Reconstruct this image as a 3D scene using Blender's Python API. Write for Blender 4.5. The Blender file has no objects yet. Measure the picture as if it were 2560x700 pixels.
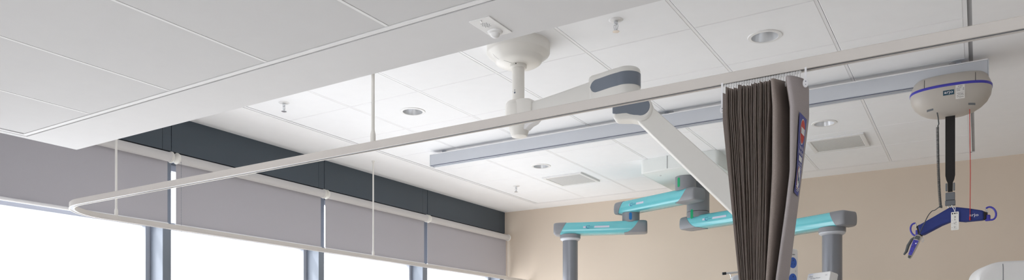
import bpy, bmesh, math, random
from mathutils import Vector, Matrix
random.seed(7)
PI = math.pi
SC = bpy.context.scene
COL = SC.collection

# ------------------------------------------------------------------ camera
CAM_Z = 1.30
cam_d = bpy.data.cameras.new('camera')
cam = bpy.data.objects.new('camera', cam_d); COL.objects.link(cam)
cam.location = (0, 0, CAM_Z)
cam.rotation_euler = (PI/2, 0, math.radians(31.74))
cam_d.sensor_width = 36.0
cam_d.lens = 1888.0/2560*36
cam_d.shift_y = (875.8-350)/2560
cam_d.clip_start = 0.02
SC.camera = cam

# ------------------------------------------------------------------ world, lights, exposure
WORLD_STRENGTH = 5.2
EXPOSURE = 0.0
w = bpy.data.worlds.new('overcast_sky'); SC.world = w; w.use_nodes = True
bg = w.node_tree.nodes['Background']
bg.inputs[0].default_value = (0.955, 0.968, 1.0, 1); bg.inputs[1].default_value = WORLD_STRENGTH
SC.view_settings.view_transform = 'Standard'; SC.view_settings.look = 'None'
SC.view_settings.exposure = EXPOSURE; SC.view_settings.gamma = 1.0
SC.view_settings.use_curve_mapping = False
SC.cycles.use_denoising = True
SC.cycles.max_bounces = 12; SC.cycles.diffuse_bounces = 7; SC.cycles.transparent_max_bounces = 16
SC.cycles.sample_clamp_indirect = 6.0
SC.cycles.caustics_reflective = False; SC.cycles.caustics_refractive = False
def area(name, loc, rot, sx, sy, power, color=(1, 1, 1), portal=False):
    d = bpy.data.lights.new(name, 'AREA'); d.shape = 'RECTANGLE'; d.size = sx; d.size_y = sy
    d.energy = power; d.color = color
    if portal: d.cycles.is_portal = True
    o = bpy.data.objects.new(name, d); COL.objects.link(o); o.location = loc; o.rotation_euler = rot
    return o
area('window_portal', (-5.12, 2.9, 1.45), (0, -PI/2, 0), 2.5, 9.6, 1, portal=True)
area('glazed_wall_portal', (-1.1, -3.12, 1.5), (PI/2, 0, PI), 3.0, 2.4, 1, portal=True)  # sampling portal for the extra glazing added behind the camera
sd_ = bpy.data.lights.new('sun', 'SUN'); sd_.energy = 9.5; sd_.angle = math.radians(4); sd_.color = (1.0, 0.97, 0.93)
sun = bpy.data.objects.new('sun', sd_); COL.objects.link(sun); sun.location = (-9, -2, 8)
sun.rotation_euler = Vector((0.62, 0.30, -0.95)).to_track_quat('-Z', 'Y').to_euler()

# ------------------------------------------------------------------ materials
def lin(c):
    return tuple(((v/255)/12.92 if v/255 <= 0.04045 else ((v/255+0.055)/1.055)**2.4) for v in c)
def mat(name, rgb, rough=0.6, metal=0.0, spec=0.5, var=0.03, scale=12.0, bump=0.0, bscale=200.0, emit=None):
    m = bpy.data.materials.new(name); m.use_nodes = True
    nt = m.node_tree; b = nt.nodes['Principled BSDF']
    c = lin(rgb)
    b.inputs['Roughness'].default_value = rough; b.inputs['Metallic'].default_value = metal
    b.inputs['Specular IOR Level'].default_value = spec
    tc = nt.nodes.new('ShaderNodeTexCoord')
    n = nt.nodes.new('ShaderNodeTexNoise'); n.inputs['Scale'].default_value = scale; n.inputs['Detail'].default_value = 3
    nt.links.new(tc.outputs['Object'], n.inputs['Vector'])
    r = nt.nodes.new('ShaderNodeValToRGB')
    r.color_ramp.elements[0].position = 0.3; r.color_ramp.elements[1].position = 0.7
    r.color_ramp.elements[0].color = tuple(v*(1-var) for v in c)+(1,)
    r.color_ramp.elements[1].color = tuple(min(1, v*(1+var)) for v in c)+(1,)
    nt.links.new(n.outputs['Fac'], r.inputs['Fac']); nt.links.new(r.outputs['Color'], b.inputs['Base Color'])
    if bump > 0:
        n2 = nt.nodes.new('ShaderNodeTexNoise'); n2.inputs['Scale'].default_value = bscale
        nt.links.new(tc.outputs['Object'], n2.inputs['Vector'])
        bp = nt.nodes.new('ShaderNodeBump'); bp.inputs['Strength'].default_value = bump; bp.inputs['Distance'].default_value = 0.002
        nt.links.new(n2.outputs['Fac'], bp.inputs['Height']); nt.links.new(bp.outputs['Normal'], b.inputs['Normal'])
    if emit:
        b.inputs['Emission Color'].default_value = lin(emit[0])+(1,); b.inputs['Emission Strength'].default_value = emit[1]
    return m
M = {}
M['tile'] = mat('ceiling_tile_white', (243, 244, 246), 0.9, spec=0.1, var=0.008, bump=0.12, bscale=380)
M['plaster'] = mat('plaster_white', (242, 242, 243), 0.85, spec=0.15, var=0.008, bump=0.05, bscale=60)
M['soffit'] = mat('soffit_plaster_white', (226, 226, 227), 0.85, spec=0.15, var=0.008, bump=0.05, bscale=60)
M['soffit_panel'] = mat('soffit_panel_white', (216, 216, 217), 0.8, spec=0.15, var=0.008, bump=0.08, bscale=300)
M['grid'] = mat('grid_white_metal', (240, 240, 242), 0.45, spec=0.4, var=0.01)
M['grey_reveal'] = mat('reveal_grey', (178, 178, 180), 0.8, spec=0.1)
M['frame_light'] = mat('pale_grey_aluminium', (172, 177, 186), 0.45, metal=0.1, var=0.01)  # strong daylight on the frames is put into this lighter grey
M['void'] = mat('plenum_grey', (150, 152, 155), 0.9)
M['beige'] = mat('beige_wall_paint', (220, 206, 190), 0.75, spec=0.2, var=0.012, scale=2, bump=0.08, bscale=150)
M['pale'] = mat('pale_wall_paint', (222, 218, 212), 0.8, spec=0.2, var=0.01, bump=0.05, bscale=150)
M['floor'] = mat('grey_vinyl_floor', (212, 210, 206), 0.5, spec=0.4, var=0.02, scale=30)
M['spandrel'] = mat('dark_slate_panel', (74, 84, 93), 0.42, spec=0.4, var=0.02, scale=3)
M['black'] = mat('black_gap', (18, 19, 21), 0.7)
M['frame'] = mat('blue_grey_aluminium', (124, 132, 143), 0.42, metal=0.2, var=0.01)
M['frame_dark'] = mat('dark_grey_aluminium', (84, 94, 106), 0.45, metal=0.2, var=0.01)
M['white_plastic'] = mat('white_plastic', (232, 232, 232), 0.4, var=0.01)
M['cream_plastic'] = mat('warm_white_plastic', (234, 232, 227), 0.38, var=0.01)
M['rail'] = mat('curtain_track_white', (213, 208, 203), 0.42, spec=0.45, var=0.01)
M['hoist_rail'] = mat('silver_anodised_rail', (204, 208, 215), 0.42, metal=0.1, var=0.01)
M['rail_edge'] = mat('steel_blue_edge', (120, 126, 142), 0.4, metal=0.3)
M['arm_white'] = mat('arm_off_white', (226, 225, 221), 0.42, var=0.01)
M['slate_band'] = mat('slate_grey_band', (116, 124, 137), 0.4, var=0.01)
M['teal'] = mat('turquoise_gloss', (112, 198, 207), 0.12, spec=0.7, var=0.012)
M['pgrey'] = mat('pendant_grey', (138, 140, 145), 0.4, var=0.012)
M['column'] = mat('column_grey_satin', (140, 143, 150), 0.3, metal=0.45, var=0.01)
M['box_white'] = mat('pendant_housing_white', (226, 230, 228), 0.4, var=0.008)
M['green'] = mat('green_marker', (0, 160, 105), 0.4)
M['blue'] = mat('blue_marker', (0, 108, 176), 0.4)
M['logo_blue'] = mat('logo_blue', (20, 92, 150), 0.4)
M['lilac'] = mat('pale_lilac_strip', (205, 208, 224), 0.35)
M['chrome'] = mat('chrome', (215, 217, 220), 0.12, metal=1.0, var=0.0)
M['reflector'] = mat('satin_reflector', (228, 230, 233), 0.3, metal=0.6, var=0.01)
M['motor'] = mat('hoist_housing_warm_grey', (186, 180, 172), 0.4, var=0.01)
M['purple'] = mat('violet_blue_stripe', (62, 58, 170), 0.4)
M['navy'] = mat('navy_padding', (28, 46, 118), 0.65, var=0.06, scale=40, bump=0.2, bscale=500)
M['strap'] = mat('black_webbing', (34, 31, 31), 0.8, var=0.1, scale=60, bump=0.3, bscale=700)
M['dgrey'] = mat('dark_grey_rubber', (78, 82, 84), 0.55)
M['buckle'] = mat('buckle_grey', (110, 114, 120), 0.45)
M['red'] = mat('red_cord', (196, 38, 30), 0.6)
M['signred'] = mat('sign_red', (206, 50, 38), 0.5)
M['signblue'] = mat('sign_blue', (62, 72, 158), 0.5)
M['signwhite'] = mat('sign_white', (236, 236, 240), 0.5)
M['signgreen'] = mat('sign_green', (60, 130, 110), 0.5)
M['ink'] = mat('printed_ink', (40, 42, 48), 0.6)
M['label_teal'] = mat('logo_plate_teal', (16, 66, 88), 0.4)
M['paper'] = mat('label_paper', (228, 226, 222), 0.6)
M['socket_blue'] = mat('socket_blue', (52, 98, 190), 0.4)

def tex_fabric(name, rgb, rgb2, scale, transl):
    m = bpy.data.materials.new(name); m.use_nodes = True; nt = m.node_tree
    b = nt.nodes['Principled BSDF']; out = nt.nodes['Material Output']
    tc = nt.nodes.new('ShaderNodeTexCoord'); v = nt.nodes.new('ShaderNodeTexVoronoi'); v.inputs['Scale'].default_value = scale
    nt.links.new(tc.outputs['Object'], v.inputs['Vector'])
    r = nt.nodes.new('ShaderNodeValToRGB'); r.color_ramp.elements[0].position = 0.15; r.color_ramp.elements[1].position = 0.4
    r.color_ramp.elements[0].color = lin(rgb2)+(1,); r.color_ramp.elements[1].color = lin(rgb)+(1,)
    nt.links.new(v.outputs['Distance'], r.inputs['Fac']); nt.links.new(r.outputs['Color'], b.inputs['Base Color'])
    b.inputs['Roughness'].default_value = 0.85; b.inputs['Specular IOR Level'].default_value = 0.15
    if transl > 0:
        t = nt.nodes.new('ShaderNodeBsdfTranslucent'); mx = nt.nodes.new('ShaderNodeMixShader'); mx.inputs[0].default_value = transl
        nt.links.new(r.outputs['Color'], t.inputs['Color'])
        nt.links.new(b.outputs[0], mx.inputs[1]); nt.links.new(t.outputs[0], mx.inputs[2]); nt.links.new(mx.outputs[0], out.inputs['Surface'])
    return m
M['curtain'] = tex_fabric('dark_taupe_curtain', (152, 141, 136), (170, 159, 154), 420, 0.0)
M['curtain_light'] = tex_fabric('grey_taupe_curtain_edge', (180, 173, 174), (194, 187, 188), 420, 0.06)
M['blind'] = tex_fabric('grey_blind_fabric', (186, 184, 190), (192, 190, 196), 600, 0.05)
M['roller'] = tex_fabric('grey_blind_roll', (206, 204, 204), (210, 208, 208), 600, 0.0)
def glass_mat():
    m = bpy.data.materials.new('window_glass'); m.use_nodes = True; nt = m.node_tree
    nt.nodes.remove(nt.nodes['Principled BSDF']); out = nt.nodes['Material Output']
    t = nt.nodes.new('ShaderNodeBsdfTransparent'); t.inputs[0].default_value = (0.98, 0.982, 0.985, 1)
    g = nt.nodes.new('ShaderNodeBsdfGlossy'); g.inputs['Roughness'].default_value = 0.02
    f = nt.nodes.new('ShaderNodeFresnel')
    ge = nt.nodes.new('ShaderNodeNewGeometry'); mr = nt.nodes.new('ShaderNodeMapRange')   # same pane from both sides
    mr.inputs['To Min'].default_value = 1.45; mr.inputs['To Max'].default_value = 1/1.45
    nt.links.new(ge.outputs['Backfacing'], mr.inputs['Value']); nt.links.new(mr.outputs[0], f.inputs[0])
    mx = nt.nodes.new('ShaderNodeMixShader')
    nt.links.new(f.outputs[0], mx.inputs[0]); nt.links.new(t.outputs[0], mx.inputs[1]); nt.links.new(g.outputs[0], mx.inputs[2])
    nt.links.new(mx.outputs[0], out.inputs['Surface'])
    return m
M['glass'] = glass_mat()
M['frosted'] = mat('lamp_diffuser', (228, 229, 230), 0.5, emit=((235, 238, 240), 0.45))
M['grille'] = mat('grille_grey', (196, 196, 196), 0.6)

# ------------------------------------------------------------------ helpers
OFF = {}
def nb(): return bmesh.new()
def box(bm, x0, x1, y0, y1, z0, z1, mi=0):
    v = [bm.verts.new(p) for p in ((x0,y0,z0),(x1,y0,z0),(x1,y1,z0),(x0,y1,z0),(x0,y0,z1),(x1,y0,z1),(x1,y1,z1),(x0,y1,z1))]
    for q in ((3,2,1,0),(4,5,6,7),(0,1,5,4),(1,2,6,5),(2,3,7,6),(3,0,4,7)):
        f = bm.faces.new([v[i] for i in q]); f.material_index = mi
    return v
def obox(bm, c, u, v, n, su, sv, sn, mi=0):
    """box centred at c, axes u v n (unit), full sizes"""
    vs = box(bm, -su/2, su/2, -sv/2, sv/2, -sn/2, sn/2, mi)
    c = Vector(c)
    for q in vs: q.co = c + Vector(u)*q.co.x + Vector(v)*q.co.y + Vector(n)*q.co.z
    return vs
def rings(bm, rs, cap=True, mi=0, closed=True):
    """loft list of rings (each list of points)"""
    L = [[bm.verts.new(p) for p in r] for r in rs]
    n = len(L[0])
    for a, b in zip(L[:-1], L[1:]):
        for i in range(n if closed else n-1):
            j = (i+1) % n
            f = bm.faces.new((a[i], a[j], b[j], b[i])); f.material_index = mi
    if cap:
        for r in (L[0][::-1], L[-1]):
            try:
                f = bm.faces.new(r); f.material_index = mi
            except ValueError: pass
    return L
def lathe(bm, prof, c, n=48, mi=0, cap=True, axis='z'):
    rs = []
    for r, z in prof:
        ring = []
        for i in range(n):
            a = 2*PI*i/n
            p = (r*math.cos(a), r*math.sin(a), z)
            if axis == 'y': p = (p[0], -p[2], p[1])
            if axis == 'x': p = (p[2], p[0], p[1])
            ring.append(Vector(c)+Vector(p))
        rs.append(ring)
    return rings(bm, rs, cap, mi)
def tube(bm, pts, r, n=10, mi=0, cap=True):
    pts = [Vector(p) for p in pts]; rs = []
    t0 = (pts[1]-pts[0]).normalized()
    up = Vector((0,0,1)) if abs(t0.z) < 0.9 else Vector((1,0,0))
    u = t0.cross(up).normalized()
    for i, p in enumerate(pts):
        t = (pts[min(i+1, len(pts)-1)]-pts[max(i-1, 0)]).normalized()
        u = (u - t*u.dot(t)).normalized(); v = t.cross(u)
        rr = r[i] if isinstance(r, (list, tuple)) else r
        rs.append([p+u*rr*math.cos(2*PI*k/n)+v*rr*math.sin(2*PI*k/n) for k in range(n)])
    return rings(bm, rs, cap, mi)
def prism(bm, poly, mapf, d0, d1, mi=0):
    """extrude a 2D polygon; mapf(a,b,d) -> 3D"""
    return rings(bm, [[mapf(a, b, d0) for a, b in poly], [mapf(a, b, d1) for a, b in poly]], True, mi)
def obj(name, bm, m, parent=None, smooth=False, bevel=0.0, seg=2):
    bmesh.ops.recalc_face_normals(bm, faces=bm.faces[:])
    if parent is not None:
        bmesh.ops.translate(bm, verts=bm.verts[:], vec=-Vector(OFF[parent.name]))
    me = bpy.data.meshes.new(name); bm.to_mesh(me); bm.free()
    for x in (m if isinstance(m, (list, tuple)) else [m]): me.materials.append(M[x])
    o = bpy.data.objects.new(name, me); COL.objects.link(o)
    if parent is not None:
        o.parent = parent; OFF[o.name] = OFF[parent.name]
    else: OFF[o.name] = (0, 0, 0)
    if smooth:
        for p in me.polygons: p.use_smooth = True
        me.set_sharp_from_angle(angle=math.radians(38))
    if bevel > 0:
        b = o.modifiers.new('bevel', 'BEVEL'); b.width = bevel; b.segments = seg; b.limit_method = 'ANGLE'; b.angle_limit = math.radians(40)
        b.harden_normals = False
        for p in me.polygons: p.use_smooth = True
        me.set_sharp_from_angle(angle=math.radians(60))
    return o
def thing(name, label, cat, loc, group=None):
    o = bpy.data.objects.new(name, None); COL.objects.link(o); o.location = loc; o.empty_display_size = 0.05
    OFF[o.name] = tuple(loc); o['label'] = label; o['category'] = cat
    if group: o['group'] = group
    return o
def tag(o, label, cat, group=None):
    o['label'] = label; o['category'] = cat
    if group: o['group'] = group
    return o
def struct(name, bm, m, **k):
    o = obj(name, bm, m, **k); o['kind'] = 'structure'; return o
def text_bm(s, size, font=None):
    cu = bpy.data.curves.new('t', 'FONT'); cu.body = s; cu.size = size; cu.align_x = 'CENTER'; cu.align_y = 'CENTER'
    cu.resolution_u = 2
    o = bpy.data.objects.new('t', cu); COL.objects.link(o)
    bpy.context.view_layer.update()
    me = bpy.data.meshes.new_from_object(o.evaluated_get(bpy.context.evaluated_depsgraph_get()))
    bm = bmesh.new(); bm.from_mesh(me)
    bpy.data.objects.remove(o); bpy.data.curves.remove(cu); bpy.data.meshes.remove(me)
    return bm
def add_text(bm, s, size, mapf, mi=0, sx=1.0, bold=0.0):
    """flat lettering mapped through mapf(a, b)"""
    tb = text_bm(s, size)
    vm = {v: bm.verts.new(mapf(v.co.x*sx, v.co.y)) for v in tb.verts}
    for f in tb.faces:
        try:
            g = bm.faces.new([vm[v] for v in f.verts]); g.material_index = mi
        except ValueError: pass
    tb.free()
def flat(bm, poly, mapf, mi=0):
    f = bm.faces.new([bm.verts.new(mapf(a, b)) for a, b in poly]); f.material_index = mi
def rrect(w, h, r, n=5, cx=0, cy=0):
    P = []
    for sx, sy, a0 in ((1,1,0),(-1,1,PI/2),(-1,-1,PI),(1,-1,1.5*PI)):
        for k in range(n+1):
            a = a0+PI/2*k/n
            P.append((cx+sx*(w/2-r)+r*math.cos(a), cy+sy*(h/2-r)+r*math.sin(a)))
    return P
def ell(a, b, n=28, cx=0, cy=0): return [(cx+a*math.cos(2*PI*i/n), cy+b*math.sin(2*PI*i/n)) for i in range(n)]

# ================================================================== THE ROOM
WX = -4.872; BY = 7.713; H = 2.964; RX = 3.0; FY = -3.0; TOP = 3.32
SZ = 2.381; SY = 2.227; SX = -4.137         # dropped soffit: height, far edge, left edge

bm = nb(); box(bm, -5.3, RX+0.2, FY-0.2, BY+0.2, -0.12, 0); struct('floor', bm, 'floor')
bm = nb(); box(bm, -5.3, RX+0.2, BY, BY+0.15, 0, TOP); struct('wall_back', bm, 'beige')
bm = nb(); box(bm, RX, RX+0.15, FY, BY, 0, TOP); struct('wall_right', bm, 'pale')
bm = nb()
for x0, x1, z0, z1 in ((-5.3, -2.6, 0, TOP), (-2.6, 0.4, 0, 0.3), (-2.6, 0.4, 2.7, TOP), (0.4, RX, 0, TOP)): box(bm, x0, x1, FY-0.15, FY, z0, z1)
struct('wall_front', bm, 'pale')
bm = nb()
box(bm, -2.6, 0.4, FY-0.09, FY-0.05, 2.64, 2.7); box(bm, -2.6, 0.4, FY-0.09, FY-0.05, 0.3, 0.36)
for k in range(3): box(bm, -2.6+k*1.47, -2.54+k*1.47, FY-0.09, FY-0.05, 0.36, 2.64)
wf = struct('window_5', bm, 'frame')  # unseen glazing added behind the camera to let in more daylight
bm = nb(); box(bm, -2.6, 0.4, FY-0.075, FY-0.07, 0.36, 2.64); o = obj('glass', bm, 'glass', wf)
bm = nb(); box(bm, -0.6, RX, BY-0.012, BY, 0, 0.1); struct('baseboard_back', bm, 'grid')

# --- window wall: low wall, mullions, dark spandrel panels
joints = [(-3.0, -2.93)] + [(3.218-1.465*k, 3.289-1.465*k) for k in (4, 3, 2, 1)] + [(3.218, 3.283), (4.690, 4.754), (6.130, 6.207), (7.603, 7.713)]
bm = nb(); box(bm, -5.15, WX, FY, BY, 0, 0.42); box(bm, -5.15, WX-0.03, FY, BY, 2.70, TOP)
box(bm, -5.15, WX-0.03, FY, BY, 2.66, 2.70)
struct('wall_left', bm, 'frame_dark')
for k, (y0, y1) in enumerate(joints):
    bm = nb(); box(bm, -5.05, WX, y0, y1, 0.42, 2.655)
    struct('trim_%d' % (k+1), bm, 'frame', bevel=0.003)
bm = nb()
for (a0, a1), (b0, b1) in zip(joints[:-1], joints[1:]):
    box(bm, WX-0.03, WX, a1+0.004, b0-0.004, 2.712, H+0.01)
    box(bm, WX-0.03, WX-0.002, b0, b1-0.0, 2.712, H+0.01)
box(bm, WX-0.03, WX-0.002, -3.0, -2.93, 2.712, H+0.01)
struct('trim_10', bm, 'spandrel')
bm = nb(); box(bm, WX-0.032, WX-0.008, FY, BY, 2.655, H+0.01); struct('trim_11', bm, 'black')
wi = 0
for k, ((a0, a1), (b0, b1)) in enumerate(zip(joints[:-1], joints[1:])):
    bm = nb(); y0, y1 = a1, b0; f = 0.035
    box(bm, -5.07, -5.02, y0, y1, 2.61, 2.655)
    box(bm, -5.07, -5.02, y0, y1, 0.42, 0.47)
    box(bm, -5.07, -5.02, y0, y0+f, 0.47, 2.61); box(bm, -5.07, -5.02, y1-f, y1, 0.47, 2.61)
    box(bm, -5.065, -5.015, y0+f, y1-f, 2.178, 2.232)
    wn = struct('window_%d' % (k+1 if k < 4 else k+2), bm, 'frame_light', bevel=0.002)
    bm = nb(); box(bm, -5.052, -5.046, y0+0.01, y1-0.01, 0.45, 2.63); obj('glass', bm, 'glass', wn)

# --- main ceiling: 600 tiles on a grid, plaster margins, holes for the downlights
GX0, GX1, GY1, P = -4.256, -0.056, 7.41, 0.6
LIGHTS = [(-3.356, 4.11), (-0.966, 4.11), (-2.135, 4.68), (-3.366, 5.94), (-0.966, 5.91)]
HR = 0.068
bm = nb()
def tile(bm, x0, x1, y0, y1, hole=None):
    gx0 = 0.0045; gx1 = 0.012; gy = 0.0035; e = 0.003
    a0, a1, b0, b1 = x0+gx0, x1-gx1, y0+gy, y1-gy
    outer_t = [(a0,b0,H+0.012),(a1,b0,H+0.012),(a1,b1,H+0.012),(a0,b1,H+0.012)]
    outer_m = [(p[0],p[1],H+0.002) for p in outer_t]
    inner = [(a0+e,b0+e,H),(a1-e,b0+e,H),(a1-e,b1-e,H),(a0+e,b1-e,H)]
    if hole is None:
        rings(bm, [outer_t, outer_m, inner], cap=True)
    else:
        cx, cy = hole; N = 8
        def edge(pts):
            r = []
            for i in range(4):
                p, q = Vector(pts[i]), Vector(pts[(i+1) % 4])
                for k in range(N): r.append(p.lerp(q, k/N))
            return r
        sq = edge(inner)
        a = [math.atan2(p.y-cy, p.x-cx) for p in sq]
        circ = [(cx+HR*math.cos(t), cy+HR*math.sin(t), H) for t in a]
        circ2 = [(c[0], c[1], H+0.012) for c in circ]
        rings(bm, [edge(outer_t), edge(outer_m), sq, circ, circ2], cap=False)
xs = [GX0+P*k for k in range(8)]
ys = [GY1-P*k for k in range(18)]
for i in range(7):
    for j in range(17):
        x0, x1, y1, y0 = xs[i], xs[i+1], ys[j], ys[j+1]
        hole = None
        for lx, ly in LIGHTS:
            if x0 < lx < x1 and y0 < ly < y1: hole = (lx, ly)
        tile(bm, x0, x1, y0, y1, hole)
# grid T bars inside the joints (second material), dark void strips above
for x in xs[1:-1]: box(bm, x-0.012, x+0.002, ys[-1], GY1, H+0.0015, H+0.006, 1)
for i in range(7):
    for y in ys[1:-1]: box(bm, xs[i]+0.0045, xs[i+1]-0.012, y-0.0035, y+0.001, H+0.0015, H+0.006, 1)
for x in xs[1:-1]: box(bm, x-0.02, x+0.02, ys[-1], GY1, H+0.013, H+0.02, 2)
for y in ys[1:-1]: box(bm, GX0, GX1, y-0.02, y+0.02, H+0.0135, H+0.0205, 2)
# plaster margins
box(bm, WX, GX0-0.034, FY, BY, H, H+0.02, 3)
box(bm, GX0-0.034, GX1+0.026, GY1+0.030, BY, H, H+0.02, 3)
box(bm, GX1+0.026, RX, FY, BY, H, H+0.02, 3)
# perimeter trim
box(bm, GX0-0.031, GX0-0.003, ys[-1], GY1+0.027, H+0.001, H+0.004, 1)
box(bm, GX0-0.003, GX1+0.003, GY1+0.003, GY1+0.027, H+0.001, H+0.004, 1)
box(bm, GX1-0.012, GX1+0.006, ys[-1], GY1+0.027, H+0.001, H+0.004, 1); box(bm, GX1+0.006, GX1+0.026, ys[-1], GY1+0.027, H+0.010, H+0.0135, 4)
box(bm, WX, RX, FY, BY, TOP-0.02, TOP, 2)
box(bm, GX0-0.05, GX0+0.02, ys[-1], GY1+0.05, H+0.0145, H+0.022, 2)
box(bm, GX1-0.02, GX1+0.05, ys[-1], GY1+0.05, H+0.0148, H+0.023, 2)
box(bm, GX0-0.02, GX1+0.02, GY1-0.02, GY1+0.05, H+0.0152, H+0.024, 2)
struct('ceiling', bm, ['tile', 'grid', 'void', 'plaster', 'grey_reveal'])
bm = nb(); box(bm, RX-0.02, RX, FY, BY, 0, 0.1); struct('baseboard_right', bm, 'grid')

# --- dropped soffit near the camera
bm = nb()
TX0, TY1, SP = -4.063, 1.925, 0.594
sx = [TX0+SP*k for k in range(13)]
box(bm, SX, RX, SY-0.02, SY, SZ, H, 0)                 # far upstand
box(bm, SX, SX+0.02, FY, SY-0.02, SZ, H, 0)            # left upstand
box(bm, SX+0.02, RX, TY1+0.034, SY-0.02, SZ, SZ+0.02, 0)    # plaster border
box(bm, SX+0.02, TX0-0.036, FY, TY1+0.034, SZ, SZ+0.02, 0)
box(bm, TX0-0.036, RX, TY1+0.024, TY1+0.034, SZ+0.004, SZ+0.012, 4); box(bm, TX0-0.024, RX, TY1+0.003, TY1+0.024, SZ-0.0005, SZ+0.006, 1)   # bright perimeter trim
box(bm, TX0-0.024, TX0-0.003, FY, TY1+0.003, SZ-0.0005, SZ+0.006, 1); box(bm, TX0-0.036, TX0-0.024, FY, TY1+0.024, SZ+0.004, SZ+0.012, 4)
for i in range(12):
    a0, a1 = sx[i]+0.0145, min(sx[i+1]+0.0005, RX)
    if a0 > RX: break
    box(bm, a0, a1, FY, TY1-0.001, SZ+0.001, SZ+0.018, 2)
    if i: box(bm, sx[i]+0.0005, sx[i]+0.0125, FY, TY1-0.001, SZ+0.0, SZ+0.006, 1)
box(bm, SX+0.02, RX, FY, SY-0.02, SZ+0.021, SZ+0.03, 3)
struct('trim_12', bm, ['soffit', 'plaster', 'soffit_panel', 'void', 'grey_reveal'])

# ================================================================== CEILING FITTINGS
def downlight(cx, cy, label, r=HR):
    t = thing('downlight', label, 'downlight', (cx, cy, H), 'recessed downlights')
    bm = nb()
    lathe(bm, [(r-0.001, H-0.002), (r+0.001, H-0.005), (r+0.018, H-0.004), (r+0.021, H-0.001), (r+0.021, H+0.0005), (r+0.0, H+0.0005)], (cx, cy, 0), 56, cap=False)
    obj('trim_ring', bm, 'white_plastic', t, smooth=True)
    bm = nb()
    lathe(bm, [(r-0.001, H-0.003), (r-0.006, H+0.02), (r-0.016, H+0.05), (r-0.024, H+0.085), (r-0.024, H+0.088)], (cx, cy, 0), 56, cap=False)
    obj('reflector', bm, 'reflector', t, smooth=True)
    bm = nb()
    lathe(bm, [(0.0005, H+0.083), (r-0.025, H+0.083), (r-0.024, H+0.09), (0.0005, H+0.09)], (cx, cy, 0), 40, cap=False)
    obj('lamp_diffuser', bm, 'frosted', t)
    return t
downlight(*LIGHTS[0], 'round recessed downlight on the ceiling left of the white drop tube of the curtain track')
downlight(*LIGHTS[1], 'large silver recessed downlight nearest the viewer, above the curtain track at right')
downlight(*LIGHTS[2], 'recessed downlight half hidden behind the curtain track and the grey banded elbow')
downlight(*LIGHTS[3], 'small far recessed downlight beside the square air diffuser on the window side')
downlight(*LIGHTS[4], 'recessed downlight between the hoist rail and the perforated air diffuser right of the curtain')

def sprinkler(cx, cy, label):
    t = thing('fire_sprinkler', label, 'sprinkler', (cx, cy, H), 'ceiling fire sprinklers')
    bm = nb(); lathe(bm, [(0.012, H-0.006), (0.03, H-0.004), (0.036, H-0.0005), (0.036, H+0.0005)], (cx, cy, 0), 36)
    obj('escutcheon', bm, 'white_plastic', t, smooth=True)
    bm = nb(); lathe(bm, [(0.010, H-0.004), (0.010, H-0.022), (0.006, H-0.024)], (cx, cy, 0), 20)
    for s in (-1, 1):
        tube(bm, [(cx+s*0.009, cy, H-0.02), (cx+s*0.011, cy, H-0.034), (cx+s*0.007, cy, H-0.048), (cx, cy, H-0.056)], 0.0022, 6)
    obj('sprinkler_frame', bm, 'chrome', t, smooth=True)
    bm = nb(); tube(bm, [(cx, cy, H-0.022), (cx, cy, H-0.052)], 0.0028, 8); obj('glass_bulb', bm, 'signred', t, smooth=True).data.materials[0] = M['chrome']
    bm = nb(); lathe(bm, [(0.003, H-0.054), (0.017, H-0.057), (0.0175, H-0.059), (0.003, H-0.060)], (cx, cy, 0), 24)
    obj('deflector', bm, 'chrome', t, smooth=True)
sprinkler(-3.974, 3.511, 'small white fire sprinkler next to the ceiling edge by the dark window panels')
sprinkler(-1.556, 3.511, 'chrome fire sprinkler right of the round base of the ceiling arm')
sprinkler(-3.99, 6.53, 'tiny far fire sprinkler near the beige back wall and window corner')

def diffuser(cx, cy, label, s=0.42):
    t = thing('air_diffuser', label, 'air vent', (cx, cy, H), 'square ceiling air diffusers')
    z = H-0.014; h = s/2
    bm = nb()
    for x0, x1, y0, y1 in ((-h, h, -h, -h+0.03), (-h, h, h-0.03, h), (-h, -h+0.03, -h+0.03, h-0.03), (h-0.03, h, -h+0.03, h-0.03)):
        box(bm, cx+x0, cx+x1, cy+y0, cy+y1, z, H+0.001)
    obj('frame', bm, 'white_plastic', t, bevel=0.003)
    bm = nb(); box(bm, cx-h+0.03, cx+h-0.03, cy-h+0.03, cy+h-0.03, z+0.004, z+0.008)
    obj('perforated_plate', bm, 'grille', t)
    return t
gm = M['grille'].node_tree
vor = gm.nodes.new('ShaderNodeTexVoronoi'); vor.inputs['Scale'].default_value = 110; vor.inputs['Randomness'].default_value = 0.0
rmp = gm.nodes.new('ShaderNodeValToRGB'); rmp.color_ramp.elements[0].position = 0.28; rmp.color_ramp.elements[1].position = 0.36
rmp.color_ramp.elements[0].color = lin((120, 120, 121))+(1,); rmp.color_ramp.elements[1].color = lin((226, 226, 226))+(1,)
gm.links.new(gm.nodes['Texture Coordinate'].outputs['Object'], vor.inputs['Vector']); gm.links.new(vor.outputs['Distance'], rmp.inputs['Fac'])
gm.links.new(rmp.outputs['Color'], gm.nodes['Principled BSDF'].inputs['Base Color'])
diffuser(-3.37, 6.54, 'square white air diffuser in the far ceiling on the window side')
diffuser(-0.96, 6.52, 'perforated square air diffuser in the far ceiling right of the curtain')

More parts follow.
